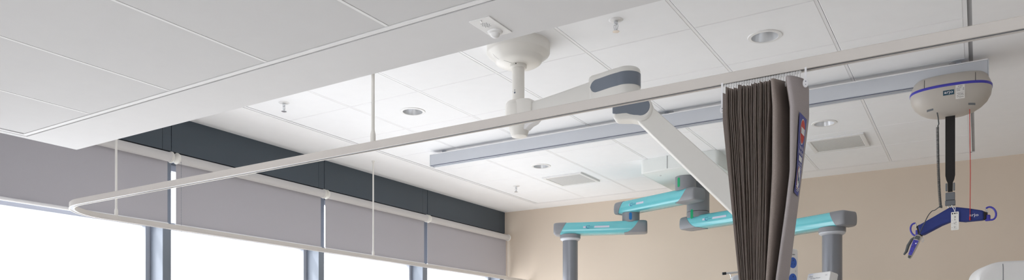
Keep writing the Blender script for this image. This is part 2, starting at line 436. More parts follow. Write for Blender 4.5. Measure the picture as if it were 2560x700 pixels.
# motion detector on the soffit
t = thing('motion_sensor', 'white sensor plate with dome and small speaker holes under the near soffit', 'sensor', (-1.387, 2.108, SZ))
bm = nb(); prism(bm, rrect(0.082, 0.144, 0.004, 3, -1.387, 2.108), lambda a, b, d: (a, b, d), SZ-0.003, SZ+0.0005); obj('mounting_plate', bm, 'white_plastic', t, bevel=0.0015)
bm = nb(); lathe(bm, [(0.001, SZ-0.024), (0.009, SZ-0.0225), (0.0145, SZ-0.018), (0.017, SZ-0.010), (0.0235, SZ-0.008), (0.026, SZ-0.003), (0.026, SZ-0.002)], (-1.393, 2.143, 0), 32); obj('sensor_dome', bm, 'white_plastic', t, smooth=True)
bm = nb()
for i in range(-4, 5):
    for j in range(-4, 5):
        if i*i+j*j < 20 and (i+j) % 2 == 0:
            lathe(bm, [(0.0013, SZ-0.0036), (0.0013, SZ-0.0025)], (-1.390+i*0.0034, 2.083+j*0.0044, 0), 6)
obj('speaker_holes', bm, 'buckle', t)
for x, y in ((-1.387, 2.050), (-1.387, 2.168)):
    bm = nb(); lathe(bm, [(0.002, SZ-0.0055), (0.0035, SZ-0.004), (0.0035, SZ-0.002)], (x, y, 0), 12); obj('screw', bm, 'chrome', t, smooth=True)

# ================================================================== CURTAIN TRACK
RYL, RXL, RR, RZT, RZB = 2.27, -4.53, 0.35, 2.130, 2.101
path = [(2.2, RYL), (0.5, RYL), (-1.5, RYL), (-3.2, RYL)]
for k in range(25):
    a = PI/2*k/24
    path.append((RXL+RR-RR*math.sin(a), RYL+RR-RR*math.cos(a)))
path += [(RXL, 3.2), (RXL, 5.0), (RXL, 6.5), (RXL, BY-0.001)]
def sweep(bm, path, prof):
    rs = []
    for i, p in enumerate(path):
        q0 = Vector(path[max(i-1, 0)]); q1 = Vector(path[min(i+1, len(path)-1)])
        t = (q1-q0).normalized(); n = Vector((t.y, -t.x))     # inward / outward normal
        rs.append([(p[0]+n.x*d, p[1]+n.y*d, z) for d, z in prof])
    rings(bm, rs)
tr = thing('curtain_track', 'long white ceiling hung curtain track bending round a corner along the windows', 'curtain track', (RXL, RYL, RZB))
bm = nb(); hw = 0.013
sweep(bm, path, [(-hw, RZB), (-0.0045, RZB), (-0.0045, RZB+0.012), (0.0045, RZB+0.012), (0.0045, RZB), (hw, RZB), (hw, RZT-0.002), (hw-0.002, RZT), (-hw+0.002, RZT), (-hw, RZT-0.002)])
obj('track_profile', bm, 'rail', tr, smooth=True)
bm = nb()
sweep(bm, path, [(-hw-0.0012, RZB-0.003), (-hw+0.004, RZB-0.003), (-hw+0.004, RZB), (-hw-0.0012, RZB)])
obj('lower_lip', bm, 'rail', tr, smooth=True)
bm = nb()
sweep(bm, path, [(hw-0.004, RZB-0.003), (hw+0.0012, RZB-0.003), (hw+0.0012, RZB), (hw-0.004, RZB)])
obj('lower_lip', bm, 'rail', tr, smooth=True)
bm = nb()
sweep(bm, path, [(-0.006, RZB-0.001), (0.006, RZB-0.001), (0.006, RZB+0.002), (-0.006, RZB+0.002)])
obj('glider_slot', bm, 'buckle', tr)
for x, y, ztop in ((-2.056, RYL, H), (RXL, 2.679, H), (RXL, 5.004, H)):
    bm = nb()
    lathe(bm, [(0.0105, RZT-0.003), (0.0105, RZT+0.030), (0.0095, RZT+0.036), (0.0066, RZT+0.048), (0.0066, ztop-0.02), (0.008, ztop-0.018), (0.014, ztop-0.003), (0.014, ztop)], (x, y, 0), 24)
    obj('drop_tube', bm, 'cream_plastic', tr, smooth=True)

# ================================================================== ROLLER BLINDS
cuts = [(-1.13, 0.315), (0.34, 1.78), (1.80, 3.235), (3.275, 4.680), (4.708, 6.105), (6.133, 7.672)]
bl = ['fully drawn grey roller blind furthest out of the picture on the left', 'fully drawn grey roller blind just out of the picture on the left', 'grey roller blind at far left ending beside the bright slit, its white bottom bar showing',
      'wide grey roller blind between the first bright slit and the second', 'grey roller blind behind the far white drop tube', 'grey roller blind meeting the beige back wall in the corner']
BX, BZ = -4.80, 2.648
for k, (y0, y1) in enumerate(cuts):
    low = 0.62 if k < 2 else 2.19      # two unseen blinds, put in drawn down to hold back daylight
    t = thing('roller_blind', bl[k], 'blind', (BX, (y0+y1)/2, BZ), 'grey roller blinds along the windows')
    bm = nb(); lathe(bm, [(0.033, y0+0.012), (0.033, y1-0.012)], (BX, 0, BZ), 40, axis='y')
    for v in bm.verts: v.co.y = -v.co.y
    obj('fabric_roll', bm, 'roller', t, smooth=True)
    bm = nb()
    fy0, fy1 = y0+0.013, y1-0.013
    N = 10
    rs = [[(-4.826, fy0, z), (-4.826, fy1, z), (-4.8245, fy1, z), (-4.8245, fy0, z)] for z in (BZ, low)]
    rings(bm, rs); obj('blind_fabric', bm, 'blind', t)
    bm = nb(); 
    pts = [(-4.825, fy0-0.003, low-0.008), (-4.825, fy1+0.003, low-0.008)]
    tube(bm, pts, 0.011, 14); obj('bottom_bar', bm, 'grid', t, smooth=True)
    for s, yy in ((-1, y0+0.002), (1, y1-0.002)):
        bm = nb()
        for dy, rr in ((0.0, 0.040), (s*-0.008, 0.036)):
            lathe(bm, [(rr-0.003, -(yy+dy)-0.0035), (rr, -(yy+dy)-0.002), (rr, -(yy+dy)+0.002), (rr-0.003, -(yy+dy)+0.0035)], (BX, 0, BZ), 36, axis='y')
        box(bm, WX-0.002, BX, yy-0.004, yy+0.004, BZ-0.02, BZ+0.02)
        obj('end_bracket', bm, 'cream_plastic', t, smooth=True)
    if k == 3 or k == 5:
        yy = y0+0.02 if k == 3 else y1-0.022
        xx = -4.788 if k == 5 else -4.775
        zb = 0.95
        bm = nb(); nbead = int((BZ-zb)/0.012)
        for i in range(nbead):
            z = BZ-0.03-i*0.012
            lathe(bm, [(0.0006, z+0.0025), (0.002, z+0.0012), (0.002, z-0.0012), (0.0006, z-0.0025)], (xx, yy, 0), 6)
        tube(bm, [(xx, yy, BZ-0.02), (xx, yy, zb)], 0.0007, 5)
        obj('bead_chain', bm, 'grille' if k == 3 else 'cream_plastic', t).data.materials[0] = M['slate_band'] if k == 3 else M['cream_plastic']

bm = nb(); box(bm, WX, WX+0.012, BY-0.03, BY-0.001, 0.42, 2.66); struct('trim_13', bm, 'grid')

# ================================================================== PATIENT HOIST RAIL
HY0, HY1 = 5.005, 5.075; HXR0, HXR1 = -3.903, 0.045; HZ0, HZ1 = 2.838, 2.932
t = thing('hoist_rail', 'long silver grey hoist rail hanging just below the tiled ceiling', 'hoist rail', ((HXR0+HXR1)/2, 5.04, HZ1))
bm = nb(); prism(bm, [(HY0, HZ0+0.006), (HY0+0.004, HZ0), (HY0+0.02, HZ0), (HY0+0.02, HZ0+0.02), (HY1-0.02, HZ0+0.02), (HY1-0.02, HZ0), (HY1-0.004, HZ0), (HY1, HZ0+0.006), (HY1, HZ1), (HY0, HZ1)], lambda a, b, d: (d, a, b), HXR0+0.004, HXR1-0.004)
obj('rail_profile', bm, 'hoist_rail', t, bevel=0.002)
bm = nb(); box(bm, HXR0+0.01, HXR1-0.01, HY0-0.0015, HY0+0.004, HZ0-0.002, HZ0+0.004); obj('bottom_edge', bm, 'rail_edge', t)
bm = nb(); box(bm, HXR0+0.004, HXR1-0.004, HY0-0.006, HY0+0.002, HZ1-0.002, HZ1+0.003); box(bm, HXR0+0.004, HXR1-0.004, HY1-0.002, HY1+0.006, HZ1-0.002, HZ1+0.003); obj('top_flange', bm, 'grid', t)
for x in (HXR0, HXR1-0.004):
    bm = nb(); box(bm, x, x+0.006, HY0-0.002, HY1+0.002, HZ0-0.001, HZ1+0.002); obj('end_cap', bm, 'hoist_rail', t, bevel=0.0015)
for x in (-3.80, -1.86, -0.10):
    bm = nb(); lathe(bm, [(0.030, HZ1), (0.030, HZ1+0.012), (0.014, HZ1+0.014), (0.014, H-0.004), (0.05 if x > -3 else 0.02, H-0.003), (0.05 if x > -3 else 0.02, H+0.0005)], (x, 5.065, 0), 32)
    obj('ceiling_bracket', bm, 'hoist_rail', t, smooth=True)

# ================================================================== HOIST MOTOR, STRAP, SPREADER BAR
MX, MY = -0.142, 5.04
hoist = thing('patient_hoist', 'ceiling patient hoist with strap and navy padded spreader bar', 'hoist', (MX, MY, 2.83))
def sell(a, b, z, n=64, e=2.5, cx=MX, cy=MY):
    P = []
    for i in range(n):
        t_ = 2*PI*i/n; c, s = math.cos(t_), math.sin(t_)
        P.append((cx+a*math.copysign(abs(c)**(2/e), c), cy+b*math.copysign(abs(s)**(2/e), s), z))
    return P
mprof = [(2.652, 0.050, 0.034), (2.654, 0.084, 0.058), (2.667, 0.122, 0.086), (2.688, 0.156, 0.112), (2.715, 0.183, 0.131), (2.748, 0.200, 0.143), (2.776, 0.2045, 0.1465), (2.784, 0.205, 0.147)]
def msurf(x, z):
    for (z0, a0, b0), (z1, a1, b1) in zip(mprof[:-1], mprof[1:]):
        if z <= z1 or (z1, a1, b1) == mprof[-1]:
            k = min(max((z-z0)/(z1-z0), 0), 1); a = a0+(a1-a0)*k; b = b0+(b1-b0)*k
            q = max(0, 1-abs((x-MX)/a)**2.5)
            return MY-b*q**(1/2.5)
bm = nb(); rings(bm, [sell(a, b, z) for z, a, b in mprof]); mh = obj('motor_housing', bm, 'motor', hoist, smooth=True)
bm = nb(); rings(bm, [sell(0.2055, 0.1475, 2.783), sell(0.207, 0.149, 2.785), sell(0.207, 0.149, 2.796), sell(0.2055, 0.1475, 2.798)]); obj('stripe', bm, 'purple', mh, smooth=True)['label'] = 'violet blue stripe around the housing'
bm = nb(); rings(bm, [sell(0.204, 0.146, 2.797), sell(0.199, 0.141, 2.815), sell(0.185, 0.125, 2.85), sell(0.17, 0.105, 2.865)]); obj('housing_lid', bm, 'motor', hoist, smooth=True)
for dx in (-0.125, 0.125):
    bm = nb(); 
    pts = [(MX+dx, MY-0.1468*max(0, 1-abs(dx/0.204)**2.5)**0.4-0.0002, 2.798), (MX+dx, MY-0.142*max(0, 1-abs(dx/0.199)**2.5)**0.4-0.0002, 2.816), (MX+dx, MY-0.126*max(0, 1-abs(dx/0.185)**2.5)**0.4-0.0002, 2.85)]
    tube(bm, pts, 0.0012, 5); obj('lid_seam', bm, 'ink', hoist)
def mmap(cx, cz, d=0.0012): return lambda a, b: (cx+a, msurf(cx+a, cz+b)-d, cz+b)
def gridplate(bm, w_, h_, mapf, n=8, mi=0):
    vs = [[bm.verts.new(mapf(-w_/2+w_*i/n, -h_/2+h_*j/n)) for j in range(n+1)] for i in range(n+1)]
    for i in range(n):
        for j in range(n):
            f = bm.faces.new((vs[i][j], vs[i+1][j], vs[i+1][j+1], vs[i][j+1])); f.material_index = mi
# logo plate at (2373,229), label at (2400,233)
bm = nb(); gridplate(bm, 0.054, 0.026, mmap(-0.146, 2.748)); o = obj('logo_plate', bm, 'label_teal', mh)
bm = nb(); add_text(bm, 'arjo', 0.022, mmap(-0.146, 2.750, 0.0022), sx=1.25); obj('lettering', bm, 'signwhite', mh)
bm = nb(); gridplate(bm, 0.044, 0.072, mmap(-0.090, 2.745)); obj('inspection_label', bm, 'paper', mh)
bm = nb(); mp = mmap(-0.090, 2.745, 0.0024)
add_text(bm, 'arjo', 0.011, lambda a, b: mp(a, b+0.029), sx=1.3)
for z_, w_ in ((0.018, 0.024), (0.011, 0.018), (0.004, 0.018)): flat(bm, [(-0.018, z_), (-0.018+w_, z_), (-0.018+w_, z_+0.0016), (-0.018, z_+0.0016)], mp)
flat(bm, [(-0.019, -0.004), (0.019, -0.004), (0.019, -0.0034), (-0.019, -0.0034)], mp)
for z_ in (-0.010, -0.018, -0.027):
    pts = [(-0.016+i*0.0036, z_+random.uniform(-0.003, 0.003)) for i in range(10)]
    for p, q in zip(pts[:-1], pts[1:]):
        flat(bm, [p, q, (q[0], q[1]+0.0016), (p[0], p[1]+0.0016)], mp)
add_text(bm, '2020', 0.008, lambda a, b: mp(0.016-b, a+0.012))
obj('label_print', bm, 'ink', mh)
for x_, z_ in ((-0.240, 2.680), (-0.035, 2.682)):
    bm = nb(); gridplate(bm, 0.034, 0.008, mmap(x_, z_, 0.001)); obj('button_panel', bm, 'grille', mh).data.materials[0] = M['buckle']
# strap
bm = nb()
SXc = -0.142
prof = [(2.70, 0.0245), (2.31, 0.0245), (2.285, 0.020), (2.268, 0.013), (2.215, 0.012)]
rings(bm, [[(SXc-h_, MY-0.003, z), (SXc+h_, MY-0.003, z), (SXc+h_, MY+0.003, z), (SXc-h_, MY+0.003, z)] for z, h_ in prof])
obj('lifting_strap', bm, 'strap', hoist)
# buckle
bm = nb()
for s in (-1, 1): obox(bm, (SXc+s*0.019, MY, 2.243), (1,0,0), (0,1,0), (0,0,1), 0.010, 0.018, 0.045)
obox(bm, (SXc, MY, 2.188), (1,0,0), (0,1,0), (0,0,1), 0.048, 0.026, 0.045)
obox(bm, (SXc, MY-0.001, 2.150), (1,0,0), (0,1,0), (0,0,1), 0.052, 0.030, 0.028)
obj('strap_buckle', bm, 'buckle', hoist, bevel=0.003)
bm = nb(); tube(bm, [(SXc+0.01*math.cos(a), MY, 2.133+0.012*math.sin(a)) for a in [2*PI*i/16 for i in range(17)]], 0.003, 6); obj('ring', bm, 'chrome', hoist, smooth=True)
# spreader bar: near end to the right
ba = math.radians(-14); U = Vector((math.cos(ba), math.sin(ba), 0)); Nn = Vector((math.sin(ba), -math.cos(ba), 0)); ZZ = Vector((0,0,1))
BC = Vector((-0.128, MY, 2.075))
def bmapf(a, b, d): return BC+U*a+ZZ*b+Nn*d
outline = [(-0.020, 0.045), (0.025, 0.045), (0.085, 0.030), (0.150, 0.010), (0.160, 0.0), (0.160, -0.036), (0.155, -0.044), (0.060, -0.043), (0.0, -0.030), (-0.060, -0.050), (-0.150, -0.092), (-0.165, -0.096), (-0.172, -0.080), (-0.182, -0.040), (-0.176, -0.034), (-0.10, 0.004)]
bm = nb(); prism(bm, outline, bmapf, -0.024, 0.024); sb = obj('spreader_bar', bm, 'navy', hoist, bevel=0.008, seg=3)
bm = nb(); add_text(bm, 'arjo', 0.024, lambda a, b: bmapf(0.112+a, -0.012+b-0.08*a, 0.0255), sx=1.25); obj('bar_lettering', bm, 'signwhite', sb)
for q_ in ([(0.158, 0.004), (0.170, -0.002), (0.170, -0.040), (0.158, -0.046)], [(-0.172, -0.030), (-0.190, -0.040), (-0.180, -0.098), (-0.164, -0.098)]):
    bm = nb(); prism(bm, q_, bmapf, -0.020, 0.020); obj('bar_end', bm, 'strap', sb, bevel=0.003)
def hook(cx, cz, flip, tilt):
    bm = nb(); pts = []
    for i in range(15):
        a = PI*0.62-i*(1.45*PI)/14
        x_, z_ = 0.026*math.cos(a)+0.004, 0.038*math.sin(a)
        c, s = math.cos(tilt), math.sin(tilt); x_, z_ = x_*c-z_*s, x_*s+z_*c
        pts.append(bmapf(cx+flip*x_, cz+z_, 0.004))
    tube(bm, pts, 0.0052, 8); h_ = obj('sling_hook', bm, 'purple', sb, smooth=True)
    bm = nb(); tube(bm, [pts[0], pts[0]*0.35+bmapf(cx-flip*0.004, cz-0.01, 0.004)*0.65], 0.0038, 8); obj('spring_gate', bm, 'chrome', h_, smooth=True)
    bm = nb(); obox(bm, bmapf(cx-flip*0.010, cz-0.022, 0), U, ZZ, Nn, 0.024, 0.034, 0.022); obj('hook_block', bm, 'purple', h_, bevel=0.004)
hook(0.184, -0.012, 1, 0.35); hook(-0.196, -0.055, -1, -0.25)
bm = nb(); pz = bmapf(-0.155, -0.100, 0.02); tube(bm, [pz, pz-ZZ*0.012], 0.0015, 5)
tube(bm, [pz-ZZ*0.012+Vector((0.005*math.cos(a), 0, -0.012+0.012*math.sin(a))) for a in [2*PI*i/14+PI/2 for i in range(15)]], 0.0018, 5); obj('zip_pull', bm, 'chrome', sb, smooth=True)
# red emergency cord
bm = nb(); xr = -0.044; tube(bm, [(xr-0.002, MY-0.045, 2.70), (xr, MY-0.05, 2.5), (xr+0.002, MY-0.05, 2.3), (xr, MY-0.05, 2.055)], 0.0018, 8); tube(bm, [(xr, MY-0.05, 2.055), (xr, MY-0.05, 2.035)], 0.0036, 8)
obj('emergency_cord', bm, 'red', hoist, smooth=True)['label'] = 'thin red pull cord hanging from the housing'
bm = nb(); tube(bm, [(xr-0.012, MY-0.048, 2.688), (xr+0.012, MY-0.048, 2.690)], 0.0022, 6); obj('cord_toggle', bm, 'red', hoist)

# instruction tag hanging from bar centre
tg = thing('instruction_tag', 'white instruction tag with line drawings hanging on the middle of the spreader bar', 'tag', tuple(bmapf(0.018, 0.02, 0.034)))
def tmap(d): return lambda a, b: bmapf(0.018+a, -0.035+b, 0.030+d)
bm = nb(); prism(bm, rrect(0.040, 0.104, 0.004, 3), lambda a, b, d: tmap(d)(a, b), 0, 0.0012); obj('card', bm, 'paper', tg)
bm = nb()
for cx_ in (-0.012, 0.0): flat(bm, ell(0.0042, 0.0042, 14, cx_, 0.043), tmap(0.0016))
flat(bm, [(0.008, 0.047), (0.015, 0.043), (0.008, 0.039)], tmap(0.0016))
for z_, tx in ((0.022, '8'), (0.008, 'k'), (-0.012, 'x7'), (-0.034, 'e-')):
    add_text(bm, tx, 0.015, (lambda z_: lambda a, b: tmap(0.0016)(a+0.001, b+z_))(z_))
for z_ in (0.006, -0.014, -0.036): flat(bm, ell(0.0013, 0.0013, 8, -0.014, z_), tmap(0.0016))
flat(bm, [(-0.006, -0.044), (0.014, -0.044), (0.014, -0.0433), (-0.006, -0.0433)], tmap(0.0016))
flat(bm, [(-0.004, -0.022), (0.010, -0.022), (0.010, -0.0213), (-0.004, -0.0213)], tmap(0.0016))
obj('printing', bm, 'ink', tg)
bm = nb(); tube(bm, [bmapf(0.018, 0.013, 0.032), bmapf(0.02, 0.04, 0.03), bmapf(0.008, 0.052, 0.012), bmapf(-0.008, 0.055, 0.0)], 0.0018, 6); tube(bm, [bmapf(0.020, 0.013, 0.033), bmapf(0.012, 0.035, 0.032), bmapf(0.0, 0.05, 0.02), bmapf(-0.012, 0.055, 0.004)], 0.0018, 6)
obj('tie', bm, 'signwhite', tg, smooth=True)

# handset with spiral cable
hs = thing('hoist_handset', 'grey and violet hand control with buttons hooked on the left end of the spreader bar', 'handset', tuple(bmapf(-0.185, -0.10, 0.03)))
A0 = bmapf(-0.170, -0.095, 0.035); A1 = bmapf(-0.222, -0.232, 0.045)
ax = (A1-A0).normalized(); side = Vector(Nn).cross(ax).normalized(); nn = ax.cross(side).normalized()
if nn.dot(Nn) < 0: nn = -nn
Lh = (A1-A0).length
bm = nb()
rs = []
for k, (wv, th) in enumerate([(0.008, 0.006), (0.016, 0.010), (0.020, 0.012), (0.020, 0.012), (0.018, 0.012), (0.015, 0.011), (0.013, 0.010), (0.011, 0.009), (0.006, 0.005)]):
    s_ = [0, 0.03, 0.10, 0.3, 0.5, 0.7, 0.85, 0.95, 1.0][k]
    c_ = A0+ax*Lh*s_
    rs.append([c_+side*wv*math.cos(2*PI*i/20)+nn*th*math.sin(2*PI*i/20) for i in range(20)])
rings(bm, rs); hb = obj('handset_body', bm, 'motor', hs, smooth=True)
def hmap(d): return lambda a, b: A0+ax*(Lh*(0.5)-b)+side*a+nn*d
bm = nb(); prism(bm, [(-0.015, 0.040), (0.015, 0.040), (0.0095, -0.052), (-0.0095, -0.052)], lambda a, b, d: hmap(d)(a, b), 0.0095, 0.0128); obj('keypad', bm, 'purple', hb, bevel=0.001)
bm = nb(); prism(bm, [(-0.009, -0.054), (0.009, -0.054), (0.006, -0.070), (-0.006, -0.070)], lambda a, b, d: hmap(d)(a, b), 0.002, 0.0125); obj('grip_end', bm, 'dgrey', hb, bevel=0.003)
bm = nb(); prism(bm, [(-0.012, 0.066), (0.012, 0.066), (0.016, 0.044), (-0.016, 0.044)], lambda a, b, d: hmap(d)(a, b), 0.002, 0.0125); obj('grip_end', bm, 'dgrey', hb, bevel=0.003)
for a_, b_ in ((0.002, 0.033), (-0.005, 0.020), (0.002, 0.009), (-0.006, -0.002), (0.005, 0.0), (0.0, -0.028)):
    bm = nb(); flat(bm, ell(0.0028, 0.0028, 10, a_, b_), hmap(0.0132)); obj('button', bm, 'ink', hb)
bm = nb(); flat(bm, ell(0.004, 0.004, 12, 0.007, 0.021), hmap(0.0134)); obj('button', bm, 'signwhite', hb)
bm = nb(); q0 = A0+ax*0.01-side*0.0
sg = 1 if side.x < 0 else -1
tube(bm, [A0+ax*0.012+side*sg*0.012, A0+ax*0.035+side*sg*0.028, A0+ax*0.075+side*sg*0.034, A0+ax*0.11+side*sg*0.030, A0+ax*0.132+side*sg*0.036], [0.005, 0.008, 0.009, 0.008, 0.005], 10); obj('hanging_clip', bm, 'dgrey', hb, smooth=True)
bm = nb()
cb = [Vector((-0.205, MY-0.07, 2.665)), Vector((-0.200, MY-0.07, 2.635)), Vector((-0.197, MY-0.065, 2.60)), Vector((-0.203, MY-0.06, 2.585))]
tube(bm, cb, 0.0032, 8)
pts = []; n_ = 62*8
for i in range(n_+1):
    s_ = i/n_; z = 2.585-(2.585-2.118)*s_
    cxx = -0.204+0.002*math.sin(s_*3)+0.016*s_**3; a = 2*PI*i/8
    pts.append((cxx+0.0058*math.cos(a), MY-0.055+0.0058*math.sin(a), z))
tube(bm, pts, 0.0026, 5)
e = Vector(pts[-1])
c0 = [e, e+Vector((-0.004, 0, 0.012)), bmapf(-0.085, 0.040, 0.034), bmapf(-0.100, 0.036, 0.036), bmapf(-0.120, 0.012, 0.038), bmapf(-0.140, -0.030, 0.038), bmapf(-0.158, -0.070, 0.038), A0+nn*0.004]
# smooth the lead-in
def cr(P, n=6):
    out = []
    for i in range(len(P)-1):
        p0, p1, p2, p3 = P[max(i-1,0)], P[i], P[i+1], P[min(i+2, len(P)-1)]
        for k in range(n):
            t_ = k/n
            out.append(0.5*((2*p1)+(p2-p0)*t_+(2*p0-5*p1+4*p2-p3)*t_*t_+(3*p1-p0-3*p2+p3)*t_**3))
    return out+[P[-1]]
tube(bm, cr([Vector(p) for p in c0]), 0.0026, 7)
obj('spiral_cable', bm, 'dgrey', hs, smooth=True)['label'] = 'dark coiled cable'

# ================================================================== WHITE CEILING ARM
AX, AY = -2.132, 3.512
arm = thing('ceiling_boom', 'white jointed ceiling boom with grey banded elbow and round base', 'ceiling boom', (AX, AY, H))
bm = nb(); lathe(bm, [(0.172, H), (0.172, H-0.050), (0.168, H-0.057), (0.140, H-0.078), (0.134, H-0.084), (0.126, H-0.098), (0.112, H-0.108), (0.060, H-0.114)], (AX, AY, 0), 72); bs = obj('ceiling_base', bm, 'cream_plastic', arm, smooth=True)
bm = nb(); lathe(bm, [(0.044, H-0.108), (0.046, H-0.112), (0.046, H-0.128), (0.042, H-0.132)], (AX, AY, 0), 40); obj('collar', bm, 'cream_plastic', arm, smooth=True)
for dx, dz in ((0.012, 0.120),):
    bm = nb(); lathe(bm, [(0.003, -(AY-0.0465)), (0.003, -(AY-0.043))], (AX+dx, 0, H-dz), 10, axis='y'); obj('screw', bm, 'ink', arm)
bm = nb(); tube(bm, [(AX-0.165*0.55+0.0, AY-0.165*0.835, H-0.056), (AX-0.085, AY-0.110, H-0.080), (AX-0.062, AY-0.108, H-0.1010), (AX-0.03, AY-0.088, H-0.1115), (AX-0.01, AY-0.05, H-0.1155)], 0.0005, 5); obj('base_seam', bm, 'pgrey', arm)
bm = nb(); lathe(bm, [(0.0335, H-0.125), (0.0335, 2.60)], (AX, AY, 0), 40); obj('drop_pole', bm, 'cream_plastic', arm, smooth=True)
bm = nb(); pmap = lambda a, b: (AX-0.002+0.0345*math.sin(a/0.0345), AY-0.0345*math.cos(a/0.0345), 2.700+b)
flat(bm, ell(0.0055, 0.0055, 14, 0, -0.007), pmap); flat(bm, [(-0.018, 0.001), (0.018, 0.001), (0.018, 0.002), (-0.018, 0.002)], pmap); flat(bm, ell(0.003, 0.003, 10, 0, 0.006), pmap)
obj('maker_mark', bm, 'slate_band', arm)
# hub
bm = nb(); lathe(bm, [(0.040, 2.652), (0.060, 2.648), (0.069, 2.636), (0.071, 2.62), (0.071, 2.535), (0.066, 2.528), (0.058, 2.524)], (AX, AY, 0), 56); obj('hub', bm, 'cream_plastic', arm, smooth=True)
bm = nb(); lathe(bm, [(0.060, 2.532), (0.058, 2.512), (0.046, 2.470), (0.042, 2.462), (0.030, 2.459), (0.001, 2.458)], (AX+0.006, AY, 0), 48, cap=False); obj('hub_cup', bm, 'cream_plastic', arm, smooth=True)
# root of the upper arm growing out of the hub
bm = nb()
hd = Vector((0.9986, -0.0523, 0)); hn = Vector((-0.0523, -0.9986, 0))
hm = lambda a, b, z: Vector((AX, AY, 0))+hd*a+hn*b+Vector((0, 0, z))
rings(bm, [[hm(a, b, (z0+z1)/2+c) for b, c in rrect(2*h_, z1-z0, 0.014, 4)] for a, h_, z0, z1 in ((0.0, 0.064, 2.540, 2.648), (0.06, 0.062, 2.540, 2.647), (0.095, 0.050, 2.541, 2.643), (0.108, 0.042, 2.545, 2.636), (0.110, 0.036, 2.550, 2.630))])
obj('arm_root', bm, 'cream_plastic', arm, smooth=True)
bm = nb(); prism(bm, [(0.02, 2.545), (0.02, 2.492), (0.060, 2.488), (0.085, 2.506), (0.115, 2.515), (0.150, 2.545)], lambda a, z, d: hm(a, d, z), -0.026, 0.026)
obj('friction_brake', bm, 'grid', arm, bevel=0.006, seg=3)
# upper arm
EX, EY = -1.482, 3.478
ud = Vector((EX-AX, EY-AY, 0)); UL = ud.length; ud.normalize(); un = Vector((ud.y, -ud.x, 0))
if un.y > 0: un = -un
def umap(a, b, z): return Vector((AX, AY, 0))+ud*a+un*b+Vector((0,0,z))
bm = nb()
st = [(0.03, 0.034, 2.535, 2.625), (0.16, 0.034, 2.545, 2.630), (0.30, 0.036, 2.556, 2.643), (0.44, 0.034, 2.562, 2.660), (0.52, 0.033, 2.562, 2.668)]
rs = []
for a, hb_, z0, z1 in st:
    rr = 0.014
    rs.append([umap(a, b, (z0+z1)/2+c) for b, c in rrect(2*hb_, z1-z0, rr, 4)])
rings(bm, rs); obj('upper_arm', bm, 'arm_white', arm, smooth=True)
def keyhole(r, hw_, back, n=22):
    """plan outline: long tail toward -a, circle of radius r round origin"""
    P = []
    for i in range(n+1):
        a = -PI*0.60+1.2*PI*i/n
        P.append((r*math.cos(a), r*math.sin(a)))
    x1, y1 = P[-1]
    m_ = 40
    for i in range(1, m_+1):
        k = i/m_; s_ = k*k*(3-2*k); P.append((x1+(-back+0.018-x1)*k, y1+(hw_-y1)*s_))
    for i in range(1, 16):
        a = PI/2+PI*i/16; P.append((-back+0.018+hw_*0.75*math.cos(a), hw_*math.sin(a)))
    y1 = -y1
    for i in range(m_, 0, -1):
        k = i/m_; s_ = k*k*(3-2*k); P.append((x1+(-back+0.018-x1)*k, y1+(-hw_-y1)*s_))
    return P
K = keyhole(0.066, 0.036, 0.20)
def ring_at(K, z, sc_, mapf): return [mapf(a*sc_[0] if a > 0 else a*sc_[1], b*sc_[0], z) for a, b in K]
eu = lambda a, b, z: umap(UL+a, b, z)
bm = nb(); rings(bm, [ring_at(K, z, s_, eu) for z, s_ in ((2.553, (0.86, 0.95)), (2.557, (0.95, 0.985)), (2.568, (1, 1)), (2.672, (1, 1)), (2.683, (0.95, 0.985)), (2.688, (0.86, 0.95)))]); obj('elbow_housing', bm, 'arm_white', arm, smooth=True)
def band(K, zc, hh, off, mapf, x_end, taper):
    """recessed grey inlay following the side of the housing"""
    bm = nb(); pts = [(a, b) for a, b in K]
    n = len(pts); rs = []
    for i, (a, b) in enumerate(pts):
        p0, p1 = Vector(pts[i-1]), Vector(pts[(i+1) % n]); t_ = (p1-p0).normalized(); nrm = Vector((t_.y, -t_.x))
        q = Vector((a, b))+nrm*off
        h_ = hh
        d = a-x_end
        if d < 0: h_ = 0
        elif d < taper: h_ = hh*math.sqrt(max(0, 1-((taper-d)/taper)**2))
        rs.append((q, h_))
    for i in range(n):
        (q0, h0), (q1, h1) = rs[i], rs[(i+1) % n]
        if h0 <= 0 and h1 <= 0: continue
        v = [bm.verts.new(mapf(q0.x, q0.y, zc-h0)), bm.verts.new(mapf(q1.x, q1.y, zc-h1)), bm.verts.new(mapf(q1.x, q1.y, zc+h1)), bm.verts.new(mapf(q0.x, q0.y, zc+h0))]
        bm.faces.new(v)
    bmesh.ops.remove_doubles(bm, verts=bm.verts[:], dist=1e-5)
    return bm
K2 = keyhole(0.066, 0.036, 0.20, 40)
obj('grey_band', band(K2, 2.628, 0.032, 0.0012, eu, -0.185, 0.035), 'slate_band', arm, smooth=True)['label'] = 'slate grey inlay wrapping the upper elbow'
bm = nb(); lathe(bm, [(0.05, 2.556), (0.05, 2.535)], (EX, EY, 0), 40); obj('elbow_pivot', bm, 'buckle', arm, smooth=True)
